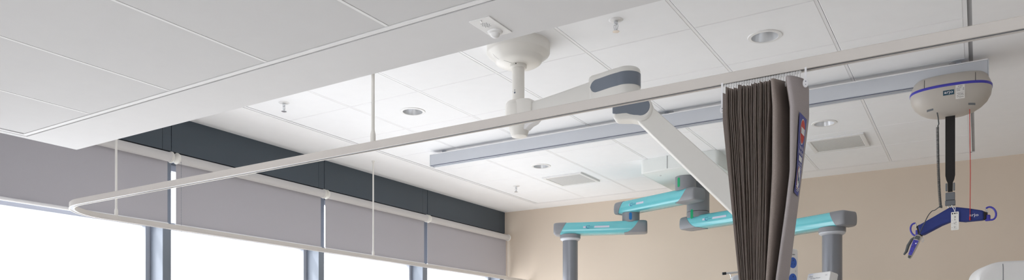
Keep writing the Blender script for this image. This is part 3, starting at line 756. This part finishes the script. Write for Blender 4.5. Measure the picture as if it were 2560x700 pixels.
# lower head and sprung arm
ld = Vector((0.969, 0.246, 0)).normalized(); lnn = Vector((ld.y, -ld.x, 0))
if lnn.y > 0: lnn = -lnn
def lmap(a, b, z): return Vector((EX, EY, 0))+ld*a+lnn*b+Vector((0,0,z))
bm = nb()
poly = [(0.0, 2.538)]  # side outline of head in (a,z)
side_o = [(-0.062, 2.535), (-0.062, 2.448), (-0.055, 2.437), (-0.02, 2.433), (0.02, 2.430), (0.045, 2.424)]
for i in range(13):
    a = -PI*0.55+PI*1.05*i/12; side_o.append((0.078+0.054*math.cos(a), 2.474+0.060*math.sin(a)))
prism(bm, side_o, lambda a, z, d: lmap(a, d, z), -0.050, 0.050); obj('lower_elbow', bm, 'arm_white', arm, bevel=0.014, seg=4)
bm = nb()
so = [(-0.064, 2.536), (-0.064, 2.464), (-0.045, 2.458), (-0.015, 2.459), (0.005, 2.458), (0.022, 2.451), (0.040, 2.446)]
for i in range(13):
    a = -PI*0.62+PI*1.1*i/12; so.append((0.076+0.043*math.cos(a), 2.484+0.044*math.sin(a)))
prism(bm, so, lambda a, z, d: lmap(a, d, z), -0.0515, 0.0515); obj('grey_band', bm, 'slate_band', arm, bevel=0.003)['label'] = 'slate grey inlay on the lower elbow'
P0 = lmap(0.078, 0.0, 2.468); sl = math.atan2(0.415, 0.40)
sd = (ld*math.cos(sl)-ZZ*math.sin(sl)).normalized(); su = lnn.cross(sd).normalized()
if su.z < 0: su = -su
def smap(a, b, c): return P0+sd*a+lnn*b+su*c
bm = nb()
poly = []
for i in range(8):
    a = PI/2+PI*i/10*0.95; poly.append((0.045*math.cos(a), 0.045*math.sin(a)))
poly += [(-0.050, -0.030), (-0.066, -0.034), (-0.060, -0.048), (0.72, -0.058), (0.74, -0.04), (0.74, 0.04), (0.72, 0.058)]
prism(bm, poly, lambda a, c, d: smap(a, d, c), -0.034, 0.040); spa = obj('spring_arm', bm, 'arm_white', arm, bevel=0.004, seg=2)
bm = nb(); obox(bm, smap(-0.040, 0.003, -0.0475), sd, lnn, su, 0.034, 0.050, 0.006); obj('pivot_slot', bm, 'rail_edge', spa, bevel=0.001)
bm = nb(); lathe(bm, [(0.045, -0.08), (0.045, 0.04)], smap(0.73, 0, 0), 32); obj('end_joint', bm, 'arm_white', arm, smooth=True)

# ================================================================== TURQUOISE PENDANT
pend = thing('ceiling_pendant', 'white ceiling housing carrying two turquoise jointed medical supply arms with grey columns', 'medical pendant', (-2.18, 6.65, H))
ZB = 2.844
bm = nb()
def bowed(x0, x1, y0, y1, bow, r, n=10):
    P = []
    for i in range(n+1):
        k = i/n; P.append((x0+r+(x1-x0-2*r)*k, y0-bow*math.sin(PI*k)))
    for i in range(1, 6): a = -PI/2+PI/2*i/6; P.append((x1-r+r*math.cos(a), y0+r+r*math.sin(a)))
    P += [(x1, y0+r)]
    for i in range(6): a = PI/2*i/5; P.append((x1-r+r*math.cos(a), y1-r+r*math.sin(a)))
    for i in range(6): a = PI/2+PI/2*i/5; P.append((x0+r+r*math.cos(a), y1-r+r*math.sin(a)))
    for i in range(6): a = PI+PI/2*i/6; P.append((x0+r+r*math.cos(a), y0+r+r*math.sin(a)))
    return P
BO = bowed(-2.525, -1.84, 6.215, 7.10, 0.035, 0.035)
bc = Vector((-2.18, 6.65))
def scl(P, s, z): return [(bc.x+(p[0]-bc.x)*s, bc.y+(p[1]-bc.y)*s, z) for p in P]
rings(bm, [scl(BO, 1.0, H), scl(BO, 1.0, ZB+0.012), scl(BO, 0.994, ZB+0.003), scl(BO, 0.985, ZB)]); hz = obj('ceiling_housing', bm, 'box_white', pend, smooth=True)
bm = nb(); box(bm, -2.268, -2.2665, 6.179, 6.185, ZB+0.01, H-0.001); obj('housing_seam', bm, 'grille', hz).data.materials[0] = M['pgrey']
for x, y in ((-2.40, 6.36), (-2.40, 6.75), (-2.08, 6.27)):
    bm = nb(); lathe(bm, [(0.010, ZB-0.006), (0.014, ZB-0.003), (0.014, ZB+0.001)], (x, y, 0), 16); obj('housing_screw', bm, 'white_plastic', hz, smooth=True)
def cyl_seg(name, c, r, z0, z1, m, parent):
    bm = nb(); lathe(bm, [(r-0.003, z0), (r, z0+0.003), (r, z1-0.003), (r-0.003, z1)], (c[0], c[1], 0), 56); return obj(name, bm, m, parent, smooth=True)
def marker(c, r, z, h_, px_dir, m, parent):
    """pill-shaped colour marker on a cylinder; px_dir = azimuth of its centre"""
    bm = nb(); f = lambda a, b: (c[0]+(r+0.001)*math.cos(px_dir+a/r), c[1]+(r+0.001)*math.sin(px_dir+a/r), z+b)
    flat(bm, rrect(0.028, h_, 0.0139, 5), f); return obj('colour_marker', bm, m, parent)
AH, AW = 0.112, 0.17
def pendant_arm(p, q, zb, name_logo_at, ext0, ext1):
    """arm from p to q (plan), bottom zb; grey caps at both ends"""
    p = Vector((p[0], p[1], 0)); q = Vector((q[0], q[1], 0)); d = (q-p).normalized(); L = (q-p).length
    s = Vector((d.y, -d.x, 0))
    if s.y > 0: s = -s                       # s points to the viewer side
    def am(a, b, z): return p+d*a+s*b+Vector((0,0,zb+z))
    sec = []                                 # cross section (b, z): flat bottom, gently bulged sides
    hw_ = AW/2
    side_pts = [(hw_-0.018, 0.0), (hw_-0.006, 0.006), (hw_, 0.022), (hw_+0.003, 0.05), (hw_, 0.082), (hw_-0.008, 0.104), (hw_-0.02, AH)]
    sec = side_pts+[(-b, z) for b, z in side_pts[::-1]]
    bm = nb()
    a0, a1 = -0.09, L+0.10
    rings(bm, [[am(a, b, z) for b, z in sec] for a in (a0, a0+0.1, (a0+a1)/2, a1-0.1, a1)])
    arm_o = obj('pendant_arm', bm, 'teal', pend, smooth=True)
    arm_o['label'] = 'turquoise glossy horizontal arm'
    # end caps: swivel above at p, joint below at q
    for end in (0, 1):
        bm = nb(); rs = []
        sgn = -1 if end == 0 else 1
        base = 0 if end == 0 else L
        ext = ext0 if end == 0 else ext1
        def inner(z):
            f = min(1, max(0, z/AH))
            return -0.062+0.137*f**0.45 if end == 0 else 0.092-0.062*f
        for k, (o_, sc_) in enumerate(((None, 1.0), (0.0008, 1.028), (ext-0.055, 1.028), (ext-0.030, 1.015), (ext-0.013, 0.97), (ext-0.004, 0.90), (ext, 0.80))):
            ring = []
            for b, z in sec:
                i_ = inner(z)
                o = i_ if o_ is None else (i_+o_ if k == 1 else max(o_, i_+0.004*k))
                ring.append(am(base+sgn*o, b*sc_, AH/2+(z-AH/2)*(sc_+0.02)))
            rs.append(ring)
        rings(bm, rs); obj('end_cap', bm, 'pgrey', arm_o, smooth=True)
    if name_logo_at is not None:
        a_s, a_e = name_logo_at
        zf = lambda b: 0.058+b
        def lm(off):
            def f(a, b): return am(a, hw_+0.0030+off, 0.060+b)
            return f
        sgnx = 1 if d.x > 0 else -1          # text reads left to right
        bm = nb(); flat(bm, [(a_s, -0.009), (a_e, -0.009), (a_e, 0.009), (a_s, 0.009)], lm(0.0012)); obj('pale_strip', bm, 'lilac', arm_o)
        ac = a_s+(a_e-a_s)*0.25 if sgnx > 0 else a_e-(a_e-a_s)*0.25
        bm = nb()
        f = lambda a, b: lm(0.0020)(ac+a*sgnx, b)
        flat(bm, [(-0.034, -0.011), (0.042, -0.011), (0.047, 0.011), (-0.034, 0.011)], f)
        obj('logo_ground', bm, 'teal', arm_o)
        bm = nb(); f2 = lambda a, b: lm(0.0028)(ac+a*sgnx, b)
        outer = [(-0.014+0.024*math.cos(t_), 0.0+0.014*math.sin(t_)) for t_ in [PI*0.30+PI*1.35*i/16 for i in range(17)]]
        innr = [(-0.011+0.021*math.cos(t_), 0.001+0.0105*math.sin(t_)) for t_ in [PI*0.30+PI*1.35*i/16 for i in range(17)]]
        for i in range(16): flat(bm, [outer[i], outer[i+1], innr[i+1], innr[i]], f2)
        flat(bm, ell(0.003, 0.0024, 10, -0.004, 0.0145), f2)
        add_text(bm, 'Tedisel', 0.016, lambda a, b: f2(a+0.012, b), sx=1.0)
        obj('logo', bm, 'logo_blue', arm_o)
    return arm_o
pA, pA2, pC1 = (-2.224, 6.537), (-2.843, 6.766), (-3.390, 6.560)
pB, pB2, pC2 = (-2.206, 6.830), (-1.530, 6.612), (-0.975, 6.320)
zA, zA2, zB_, zB2 = 2.615, 2.422, 2.422, 2.252
cyl_seg('swivel', pA, 0.092, zA+AH-0.01, ZB+0.002, 'pgrey', pend)
cyl_seg('swivel', pB, 0.102, 2.575, ZB+0.002, 'pgrey', pend)
cyl_seg('swivel', pB, 0.1025, zB_+AH-0.015, 2.572, 'pgrey', pend)
marker(pA, 0.092, 2.785, 0.085, math.radians(-112), 'green', pend)
marker(pB, 0.1025, 2.545, 0.085, math.radians(-105), 'green', pend)
pendant_arm(pA, pA2, zA, (0.42, 0.60), 0.155, 0.155)
pendant_arm(pA2, pC1, zA2, (0.20, 0.45), 0.155, 0.155)
pendant_arm(pB, pB2, zB_, (0.11, 0.36), 0.155, 0.155)
pendant_arm(pB2, pC2, zB2, None, 0.155, 0.165)
cyl_seg('joint', pA2, 0.083, zA2+AH-0.012, zA+0.003, 'pgrey', pend)
cyl_seg('joint', pB2, 0.083, zB2+AH-0.012, zB_+0.003, 'pgrey', pend)
marker(pA2, 0.083, (zA2+AH+zA)/2, 0.070, math.radians(-70), 'blue', pend)
for c, zb in ((pC1, zA2), (pC2, zB2)):
    bm = nb(); lathe(bm, [(0.098, zb+0.002), (0.100, zb-0.004), (0.100, zb-0.032), (0.094, zb-0.036)], (c[0], c[1], 0), 56); obj('collar', bm, 'pgrey', pend, smooth=True)
    bm = nb(); lathe(bm, [(0.096, zb-0.034), (0.096, zb-0.044), (0.080, zb-0.056), (0.072, zb-0.057)], (c[0], c[1], 0), 56); obj('collar_ring', bm, 'hoist_rail', pend, smooth=True)
    bm = nb(); lathe(bm, [(0.0735, zb-0.05), (0.0735, 1.36)], (c[0], c[1], 0), 64); obj('column', bm, 'column', pend, smooth=True)
    bm = nb(); prism(bm, rrect(0.26, 0.26, 0.05, 5, c[0], c[1]), lambda a, b, d: (a, b, d), 0.85, 1.37); obj('service_head', bm, 'box_white', pend, bevel=0.012)

# socket panel and monitors hung on the right hand column (seen at the bottom edge)
def frame_at(c, az):
    """local frame: u right, n toward viewer"""
    n = Vector((math.sin(az), -math.cos(az), 0)); u = Vector((math.cos(az), math.sin(az), 0))
    return Vector(c), u, n
sp = thing('socket_panel', 'white upright power panel with round blue sockets beside the curtain edge', 'socket panel', (-1.225, 5.80, 1.60))
c, u, n = frame_at((-1.185, 5.852, 1.745), math.radians(62))
pm = lambda a, b, d: c+u*a+ZZ*b+n*d
bm = nb(); prism(bm, rrect(0.15, 0.62, 0.02, 5), lambda a, b, d: pm(a, b, d), -0.05, 0.0); pn = obj('panel_body', bm, 'white_plastic', sp, bevel=0.008, seg=3)
for k, bz in enumerate((0.205, 0.085, -0.035)):
    bm = nb(); prism(bm, ell(0.040, 0.040, 28, 0.015, bz), lambda a, b, d: pm(a, b, d), -0.001, 0.004); s_ = obj('socket', bm, 'socket_blue', pn, smooth=False)
    bm = nb(); flat(bm, [(0.012, bz+0.024), (0.018, bz+0.024), (0.018, bz+0.012), (0.012, bz+0.012)], lambda a, b: pm(a, b, 0.0048))
    for a_ in (0.002, 0.028): flat(bm, ell(0.003, 0.004, 8, a_, bz-0.01), lambda a, b: pm(a, b, 0.0048))
    s_.data.materials.append(M['ink'])
    bmesh.ops.translate(bm, verts=bm.verts[:], vec=-Vector(OFF[sp.name]))
    for f_ in bm.faces: f_.material_index = 1
    bm.from_mesh(s_.data); bm.to_mesh(s_.data); bm.free()
bm = nb(); add_text(bm, 'mains', 0.018, lambda a, b: pm(a+0.02, b+0.268, 0.0012)); obj('printed_heading', bm, 'ink', pn)
bm = nb(); add_text(bm, '2', 0.018, lambda a, b: pm(a+0.045, b+0.145, 0.0012)); obj('printed_numeral', bm, 'ink', pn)
bm = nb(); add_text(bm, '3', 0.018, lambda a, b: pm(a-0.03, b+0.145, 0.0012)); obj('printed_numeral', bm, 'ink', pn)
bm = nb(); tube(bm, [pm(0, -0.05, -0.04), (-1.15, 6.05, 1.70), (-1.0, 6.28, 1.70)], 0.018, 10); obj('support_arm', bm, 'pgrey', sp, smooth=True)

dv = thing('vital_signs_monitor', 'white tilted medical device with small print in front of the right hand grey column', 'medical device', (-0.955, 5.75, 1.6))
c2 = Vector((-1.010, 5.80, 1.697)); u2 = Vector((0.80, -0.60, 0.0)).normalized(); n2 = Vector((u2.y, -u2.x, 0))
tilt = math.radians(14); v2 = (ZZ*math.cos(tilt)-n2*math.sin(tilt)).normalized(); n2 = u2.cross(v2)
if n2.y > 0: n2 = -n2
dm = lambda a, b, d: c2+u2*a+v2*b+n2*d
bm = nb(); prism(bm, [(-0.128, -0.17), (0.112, -0.17), (0.108, 0.165), (0.100, 0.175), (-0.108, 0.175), (-0.116, 0.165)], lambda a, b, d: dm(a, b, d), -0.075, 0.0); db = obj('device_body', bm, 'white_plastic', dv, bevel=0.006, seg=3)
bm = nb(); add_text(bm, 'vital', 0.018, lambda a, b: dm(a-0.078, b+0.148, 0.0012), sx=1.4); add_text(bm, 'Vital Signs Monitor', 0.013, lambda a, b: dm(a-0.030, b+0.133, 0.0012)); add_text(bm, 'ON', 0.012, lambda a, b: dm(a+0.072, b+0.147, 0.0012)); obj('device_print', bm, 'slate_band', db)
bm = nb(); flat(bm, [(-0.10, 0.160), (-0.055, 0.160), (-0.062, 0.168), (-0.10, 0.168)], lambda a, b: dm(a, b, 0.0012)); obj('logo', bm, 'signblue', db).data.materials[0] = M['lilac']
bm = nb(); box(bm, -0.91, -0.87, 5.88, 5.94, 1.66, 1.72); tube(bm, [dm(0, 0, -0.07), (-0.95, 6.0, 1.69), (-0.965, 6.27, 1.69)], 0.02, 10); obj('clamp', bm, 'pgrey', dv)

iv = thing('drip_stand', 'chrome drip bar with black end and twisted hook, left of the curtain foot', 'drip stand', (-1.42, 5.95, 0))
bm = nb(); L_ = Vector((-1.672, 5.786, 1.889)); Rr = Vector((-1.25, 6.03, 1.935)); tube(bm, [L_+(Rr-L_)*0.03, Rr], 0.008, 12); obj('hook_bar', bm, 'chrome', iv, smooth=True)
bm = nb(); tube(bm, [L_-(Rr-L_)*0.012, L_+(Rr-L_)*0.045], 0.0105, 12); obj('bar_end', bm, 'ink', iv, smooth=True)
bm = nb(); tube(bm, [(Rr.x-0.02, Rr.y-0.012, 1.95), (Rr.x-0.02, Rr.y-0.012, 0.08)], 0.012, 14); obj('pole', bm, 'chrome', iv, smooth=True)
bm = nb()
for k in range(5):
    a = 2*PI*k/5; tube(bm, [(Rr.x-0.02, Rr.y-0.012, 0.10), (Rr.x-0.02+0.12*math.cos(a), Rr.y-0.012+0.12*math.sin(a), 0.05)], 0.014, 10)
    lathe(bm, [(0.012, 0.0), (0.022, 0.01), (0.022, 0.035), (0.012, 0.05)], (Rr.x-0.02+0.12*math.cos(a), Rr.y-0.012+0.12*math.sin(a), 0), 14)
obj('wheeled_base', bm, 'pgrey', iv, smooth=True)
bm = nb(); hk = L_+(Rr-L_)*0.10
tube(bm, cr([hk+Vector((0, 0, -0.004)), hk+Vector((0.008, 0, -0.02)), hk+Vector((0.010, 0.002, -0.045)), hk+Vector((-0.004, -0.002, -0.062)), hk+Vector((-0.010, 0, -0.085)), hk+Vector((0.004, 0, -0.11)), hk+Vector((0.012, 0, -0.09)), hk+Vector((0.0, 0.003, -0.066)), hk+Vector((-0.006, 0, -0.05))]), 0.0028, 8)
obj('hook', bm, 'chrome', iv, smooth=True)

ms = thing('patient_monitor', 'pale grey rounded screen back below the chrome drip bar, mostly behind the curtain', 'monitor', (-1.47, 6.10, 0))
c3 = Vector((-1.475, 6.14, 1.72)); u3 = Vector((0.86, 0.5, 0)).normalized(); n3 = Vector((u3.y, -u3.x, 0))
mm_ = lambda a, b, d: c3+u3*a+ZZ*b+n3*d
bm = nb(); prism(bm, rrect(0.46, 0.36, 0.045, 6), lambda a, b, d: mm_(a, b, d), -0.05, 0.0); obj('screen_shell', bm, 'hoist_rail', ms, bevel=0.01, seg=3)
bm = nb(); prism(bm, rrect(0.40, 0.345, 0.045, 6, 0.022, -0.004), lambda a, b, d: mm_(a, b, d), 0.0, 0.012); obj('front_panel', bm, 'white_plastic', ms, bevel=0.006)
bm = nb(); tube(bm, [(c3.x, c3.y, 1.56), (c3.x, c3.y, 0.06)], 0.022, 16); lathe(bm, [(0.11, 0.0), (0.11, 0.03), (0.09, 0.05), (0.03, 0.07)], (c3.x, c3.y, 0), 32); obj('stand', bm, 'pgrey', ms, smooth=True)

# white rounded equipment at the lower right corner
eq = thing('equipment_trolley', 'tall glossy white medical machine with rounded top and vertical seam at lower right', 'medical machine', (0.25, 4.35, 0))
eu_ = Vector((0.978, 0.208, 0)); en_ = Vector((0.208, -0.978, 0)); ec = Vector((0.266, 4.167, 0))
em = lambda a, b, d: ec+eu_*a+ZZ*b+en_*d
bm = nb()
topz = 1.702
def eqring(d, ins):
    P = []
    x0, x1, zt, rx, rz = -0.30+ins, 0.30-ins, topz-ins, 0.13, 0.085
    P.append((x0, 0.20+ins))
    for i in range(13):
        a = PI-PI/2*i/12; P.append((x0+rx+rx*math.copysign(abs(math.cos(a))**0.9, math.cos(a)), zt-rz+rz*math.sin(a)**0.9))
    for i in range(13):
        a = PI/2-PI/2*i/12; P.append((x1-rx+rx*abs(math.cos(a))**0.9, zt-rz+rz*abs(math.sin(a))**0.9))
    P.append((x1, 0.20+ins))
    return [em(a, b, d) for a, b in P]
rings(bm, [eqring(d, i_) for d, i_ in ((0.20, 0.03), (0.212, 0.018), (0.205+0.012, 0.012), (0.200, 0.003), (0.18, 0.0), (-0.24, 0.0), (-0.26, 0.01), (-0.265, 0.03))][0:0] + [eqring(0.100, 0.022), eqring(0.096, 0.009), eqring(0.085, 0.002), eqring(0.065, 0.0), eqring(-0.08, 0.0), eqring(-0.10, 0.012)])
eb = obj('machine_cover', bm, 'white_plastic', eq, smooth=True)
bm = nb(); xseam = -0.20
tube(bm, [em(xseam, 0.25, 0.1005), em(xseam, topz-0.030, 0.1005), em(xseam, topz-0.016, 0.0965), em(xseam, topz-0.008, 0.085), em(xseam, topz-0.0062, 0.06), em(xseam, topz-0.0062, -0.06)], 0.0016, 6); obj('cover_seam', bm, 'buckle', eb)
bm = nb(); prism(bm, rrect(0.56, 0.40, 0.05, 5), lambda a, b, d: em(a, d, b), 0.06, 0.21)
obj('chassis', bm, 'pgrey', eq, bevel=0.01)
for sx_ in (-0.24, 0.24):
    for sy_ in (-0.16, 0.16):
        bm = nb(); p_ = em(sx_, 0.0, sy_); lathe(bm, [(0.03, -0.015), (0.035, -0.01), (0.035, 0.01), (0.03, 0.015)], (p_.x, p_.y, 0.035), 24, axis='x'); obj('wheel', bm, 'ink', eq, smooth=True)

# ================================================================== BED CURTAIN
XC, YC = -0.547, 2.27
cp = []        # top path: (x, y, light?)
NF = 23
x_start, x_end = -0.630, -0.502
cp.append((-0.652, 2.30, 1)); cp.append((-0.655, 2.275, 1)); cp.append((-0.650, 2.245, 1))
fold_id = [0, 0, 0]
yc_prev = None
for i in range(NF):
    xa = x_start+(x_end-x_start)*i/NF; dx = (x_end-x_start)/NF
    jf = random.uniform(-0.014, 0.014); jb = random.uniform(-0.01, 0.01); jx = random.uniform(-0.0012, 0.0012)
    yf, yb = 2.192+jf, 2.335+jb
    seq = [(0.00, yb), (0.10, yb-0.010), (0.26, 2.27), (0.36, yf+0.012), (0.42, yf+0.002), (0.50, yf-0.001), (0.58, yf+0.003), (0.64, yf+0.014), (0.74, 2.27), (0.92, yb-0.008)]
    for f_, y_ in seq:
        cp.append((xa+dx*f_+jx, y_, 0)); fold_id.append(i+1)
# plain dark return panel, then the light leading panel
tail = [(-0.501, 2.335, 0), (-0.499, 2.25, 0), (-0.499, 2.195, 0), (-0.496, 2.180, 0), (-0.491, 2.178, 0), (-0.487, 2.19, 0), (-0.483, 2.23, 0), (-0.478, 2.29, 0), (-0.474, 2.335, 0), (-0.470, 2.335, 0), (-0.468, 2.30, 0), (-0.465, 2.24, 0), (-0.461, 2.205, 0),
        (-0.457, 2.190, 1), (-0.451, 2.187, 1), (-0.4455, 2.196, 1), (-0.441, 2.213, 1), (-0.437, 2.235, 1), (-0.434, 2.26, 1), (-0.431, 2.29, 1), (-0.428, 2.32, 1), (-0.426, 2.342, 1), (-0.4265, 2.352, 1)]
cp += tail; fold_id += [NF+1]*len(tail)
ph = [random.uniform(0, 6.28) for _ in range(NF+3)]
amp = [random.uniform(0.0010, 0.0030) for _ in range(NF+3)]
zt_ = [random.uniform(-0.003, 0.003) for _ in range(NF+3)]
ZT, ZBOT = 2.074, 0.28
def cmap(x, y, z, fid=None):
    if z > 1.15:
        s = 1-0.93*max(0, 1.985-z) if z > 1.45 else max(0.40, 0.502-0.35*(1.45-z))
    else: s = 0.40+0.35*(1.15-z)/0.87
    top = max(0, z-1.985)/0.08
    s += 0.0*top
    xx = XC+(x-XC)*s; sy = 0.45+0.55*s
    yy = YC+(y-YC)*sy
    if fid is not None and 0 < fid <= NF:
        w_ = min(1, max(0, (2.04-z)/0.12))
        xx += amp[fid]*math.sin(z*9+ph[fid])*w_*s
        yy += 0.006*math.sin(z*5+ph[fid]*2)*w_
    if fid == NF+1:
        T = [(9, 0), (2.055, 0), (1.98, 0.011), (1.80, 0.024), (1.70, 0.020), (1.50, 0.008), (1.2, 0.0), (-9, 0)]
        for (z0, w0), (z1, w1) in zip(T[:-1], T[1:]):
            if z1 <= z <= z0: wz = w0+(w1-w0)*(z0-z)/(z0-z1)
        k = 1.0 if x < -0.445 else max(0, (-0.426-x)/0.019)
        if x < -0.475: k = 0.35+0.65*max(0, (x+0.501)/0.026)
        xx += wz*k
    return Vector((xx, yy, z))
cur = thing('bed_curtain', 'dark taupe pleated privacy curtain bunched on the track, with blue sign on its edge', 'curtain', (XC, YC, ZT))
bm = nb(); NZ = 96; rows = []
for j in range(NZ+1):
    row = []
    for i, (x, y, li) in enumerate(cp):
        fid = fold_id[i]
        ztop = ZT+zt_[fid]-0.014*max(0, (2.27-y)/0.08)
        if fid == NF+1: ztop = 2.060+0.024*min(1, max(0, (y-2.18)/0.12))
        if li and x > -0.5: ztop = 2.062+0.022*min(1, (y-2.18)/0.12)-0.016*max(0, (y-2.31)/0.04)
        z = ztop+(ZBOT-ztop)*(j/NZ)**1.15
        row.append(bm.verts.new(cmap(x, y, z, fid)))
    rows.append(row)
for j in range(NZ):
    for i in range(len(cp)-1):
        f = bm.faces.new((rows[j][i], rows[j][i+1], rows[j+1][i+1], rows[j+1][i])); f.material_index = 1 if (cp[i][2] and cp[i+1][2]) else 0
for v in bm.verts: pass
cl = obj('curtain_cloth', bm, ['curtain', 'curtain_light'], cur, smooth=False)
for p in cl.data.polygons: p.use_smooth = True
so_ = cl.modifiers.new('thickness', 'SOLIDIFY'); so_.thickness = 0.0009; so_.offset = 0
# sign on the leading panel: local a along +Y (0.13 wide), b up (0.222 tall)
panel = [(x, y) for x, y, li in cp if li and x > -0.5]
def px_at(y):
    for (xa, ya), (xb, yb) in zip(panel[:-1], panel[1:]):
        if ya <= y <= yb and yb > ya: return xa+(xb-xa)*(y-ya)/(yb-ya)
    return panel[-1][0] if y > 2.3 else panel[0][0]
SW, SH = 0.126, 0.222
def sgn_map(off):
    def f(a, b):
        y = 2.270+a*0.68; z = 1.858+b
        return cmap(px_at(y), y, z, NF+1)+Vector((0.0032+off, -0.0008, 0))
    return f
sign = thing('curtain_sign', 'blue entry warning sign with red no entry disc fixed to the curtain edge', 'sign', tuple(sgn_map(0)(0, 0)))
bm = nb(); gridplate(bm, SW, SH, sgn_map(0.0006), 14); obj('sign_panel', bm, 'signblue', sign)
def disc(bm, a0, b0, ra, rb, off, mi=0):
    c_ = bm.verts.new(sgn_map(off)(a0, b0)); vs = [bm.verts.new(sgn_map(off)(a0+ra*math.cos(2*PI*i/32), b0+rb*math.sin(2*PI*i/32))) for i in range(32)]
    for i in range(32): bm.faces.new((c_, vs[i], vs[(i+1) % 32])).material_index = mi
bm = nb(); disc(bm, 0.004, 0.066, 0.043, 0.036, 0.0012); obj('disc_rim', bm, 'signwhite', sign)
bm = nb(); disc(bm, 0.004, 0.066, 0.039, 0.033, 0.0018); obj('no_entry_disc', bm, 'signred', sign)
bm = nb()
for i in range(8):
    a0_, a1_ = -0.033+0.066*i/8+0.004, -0.033+0.066*(i+1)/8+0.004
    flat(bm, [(a0_, 0.058), (a1_, 0.058), (a1_, 0.076), (a0_, 0.076)], sgn_map(0.0026))
obj('white_bar', bm, 'signwhite', sign)
bm = nb(); tm = sgn_map(0.0024)
add_text(bm, 'Please Ask', 0.017, lambda a, b: tm(a, b+0.021), sx=1.1); add_text(bm, 'Before Entry', 0.017, lambda a, b: tm(a, b+0.006), sx=1.15)
add_text(bm, 'CALL FOR NURSE', 0.0095, lambda a, b: tm(a, b-0.026), sx=1.05)
for k, wd in enumerate((0.08, 0.08, 0.05)):
    flat(bm, [(-wd/2, -0.034-k*0.0045), (wd/2, -0.034-k*0.0045), (wd/2, -0.0325-k*0.0045), (-wd/2, -0.0325-k*0.0045)], tm)
for k, wd in enumerate((0.09, 0.075, 0.04)):
    flat(bm, [(-wd/2, -0.0925-k*0.005), (wd/2, -0.0925-k*0.005), (wd/2, -0.090-k*0.005), (-wd/2, -0.090-k*0.005)], tm)
obj('sign_lettering', bm, 'signwhite', sign)
bm = nb()
for i in range(6):
    a0_, a1_ = -0.036+0.072*i/6, -0.036+0.072*(i+1)/6
    flat(bm, [(a0_, -0.019), (a1_, -0.019), (a1_, -0.004), (a0_, -0.004)], tm)
obj('write_on_patch', bm, 'signwhite', sign)
bm = nb(); disc(bm, 0.0, -0.064, 0.040, 0.031, 0.0012); obj('hand_disc_rim', bm, 'signred', sign)
bm = nb(); disc(bm, 0.0, -0.064, 0.037, 0.0285, 0.0018); hdsc = obj('hand_disc', bm, 'signwhite', sign)
bm = nb(); disc(bm, -0.012, -0.062, 0.008, 0.013, 0.0026); disc(bm, -0.004, -0.069, 0.008, 0.005, 0.0027); obj('hand_symbol', bm, 'signblue', hdsc)
bm = nb(); disc(bm, 0.010, -0.070, 0.008, 0.010, 0.0028); obj('hand_symbol', bm, 'signgreen', hdsc)

# gliders
def glider(x):
    bm = nb()
    box(bm, x-0.0013, x+0.0013, RYL-0.003, RYL+0.003, 2.064, RZB-0.001)
    lathe(bm, [(0.0032, RZB-0.010), (0.0048, RZB-0.006), (0.0048, RZB-0.003), (0.0032, RZB-0.001)], (x, RYL, 0), 10)
    tube(bm, [(x, RYL, 2.068), (x, RYL-0.006, 2.060), (x, RYL-0.010, 2.064), (x, RYL-0.010, 2.070)], 0.0012, 5)
    o = obj('curtain_glider', bm, 'white_plastic'); return o
g0 = None; ng = 29
for i in range(ng):
    x = -0.648+(0.648-0.436)*i/(ng-1)
    o = glider(x)
    # move origin to its own place
    off = Vector((x, RYL, RZB)); o.data.transform(Matrix.Translation(-off)); o.location = off
    tag(o, 'small white curtain glider hook hanging in the track above the bunched curtain', 'curtain hook', 'curtain gliders in the track')
def endstop(x, y, zt, zb, r, label):
    t = thing('curtain_pull', label, 'curtain pull', (x, y, zt), None)
    bm = nb(); box(bm, x-0.0028, x+0.0028, y-0.001, y+0.001, zb+r*0.6, zt); obj('hanging_strip', bm, 'signwhite', t)
    d = Vector((-x, -y, 0)).normalized(); uu = Vector((-d.y, d.x, 0))
    cc = Vector((x, y, zb))
    bm = nb(); prism(bm, ell(r*0.62, r, 24), lambda a, b, dd: cc+uu*a+ZZ*b+d*dd, -0.0015, 0.0025); dd_ = obj('pull_disc', bm, 'signwhite', t, bevel=0.0008)
    bm = nb(); flat(bm, ell(0.0016, 0.0016, 8, 0, r*0.35), lambda a, b: cc+uu*a+ZZ*b+d*0.0032); flat(bm, ell(0.0012, 0.0012, 8, 0, -r*0.4), lambda a, b: cc+uu*a+ZZ*b+d*0.0032); obj('rivet', bm, 'slate_band', dd_)
endstop(-0.4175, RYL-0.016, RZB, 2.056, 0.0125, 'white oval pull tab on a strip at the right end of the bunched curtain')
endstop(-0.655, RYL-0.014, RZB, 2.02, 0.010, 'white strip hanging from the track at the left end of the bunched curtain')
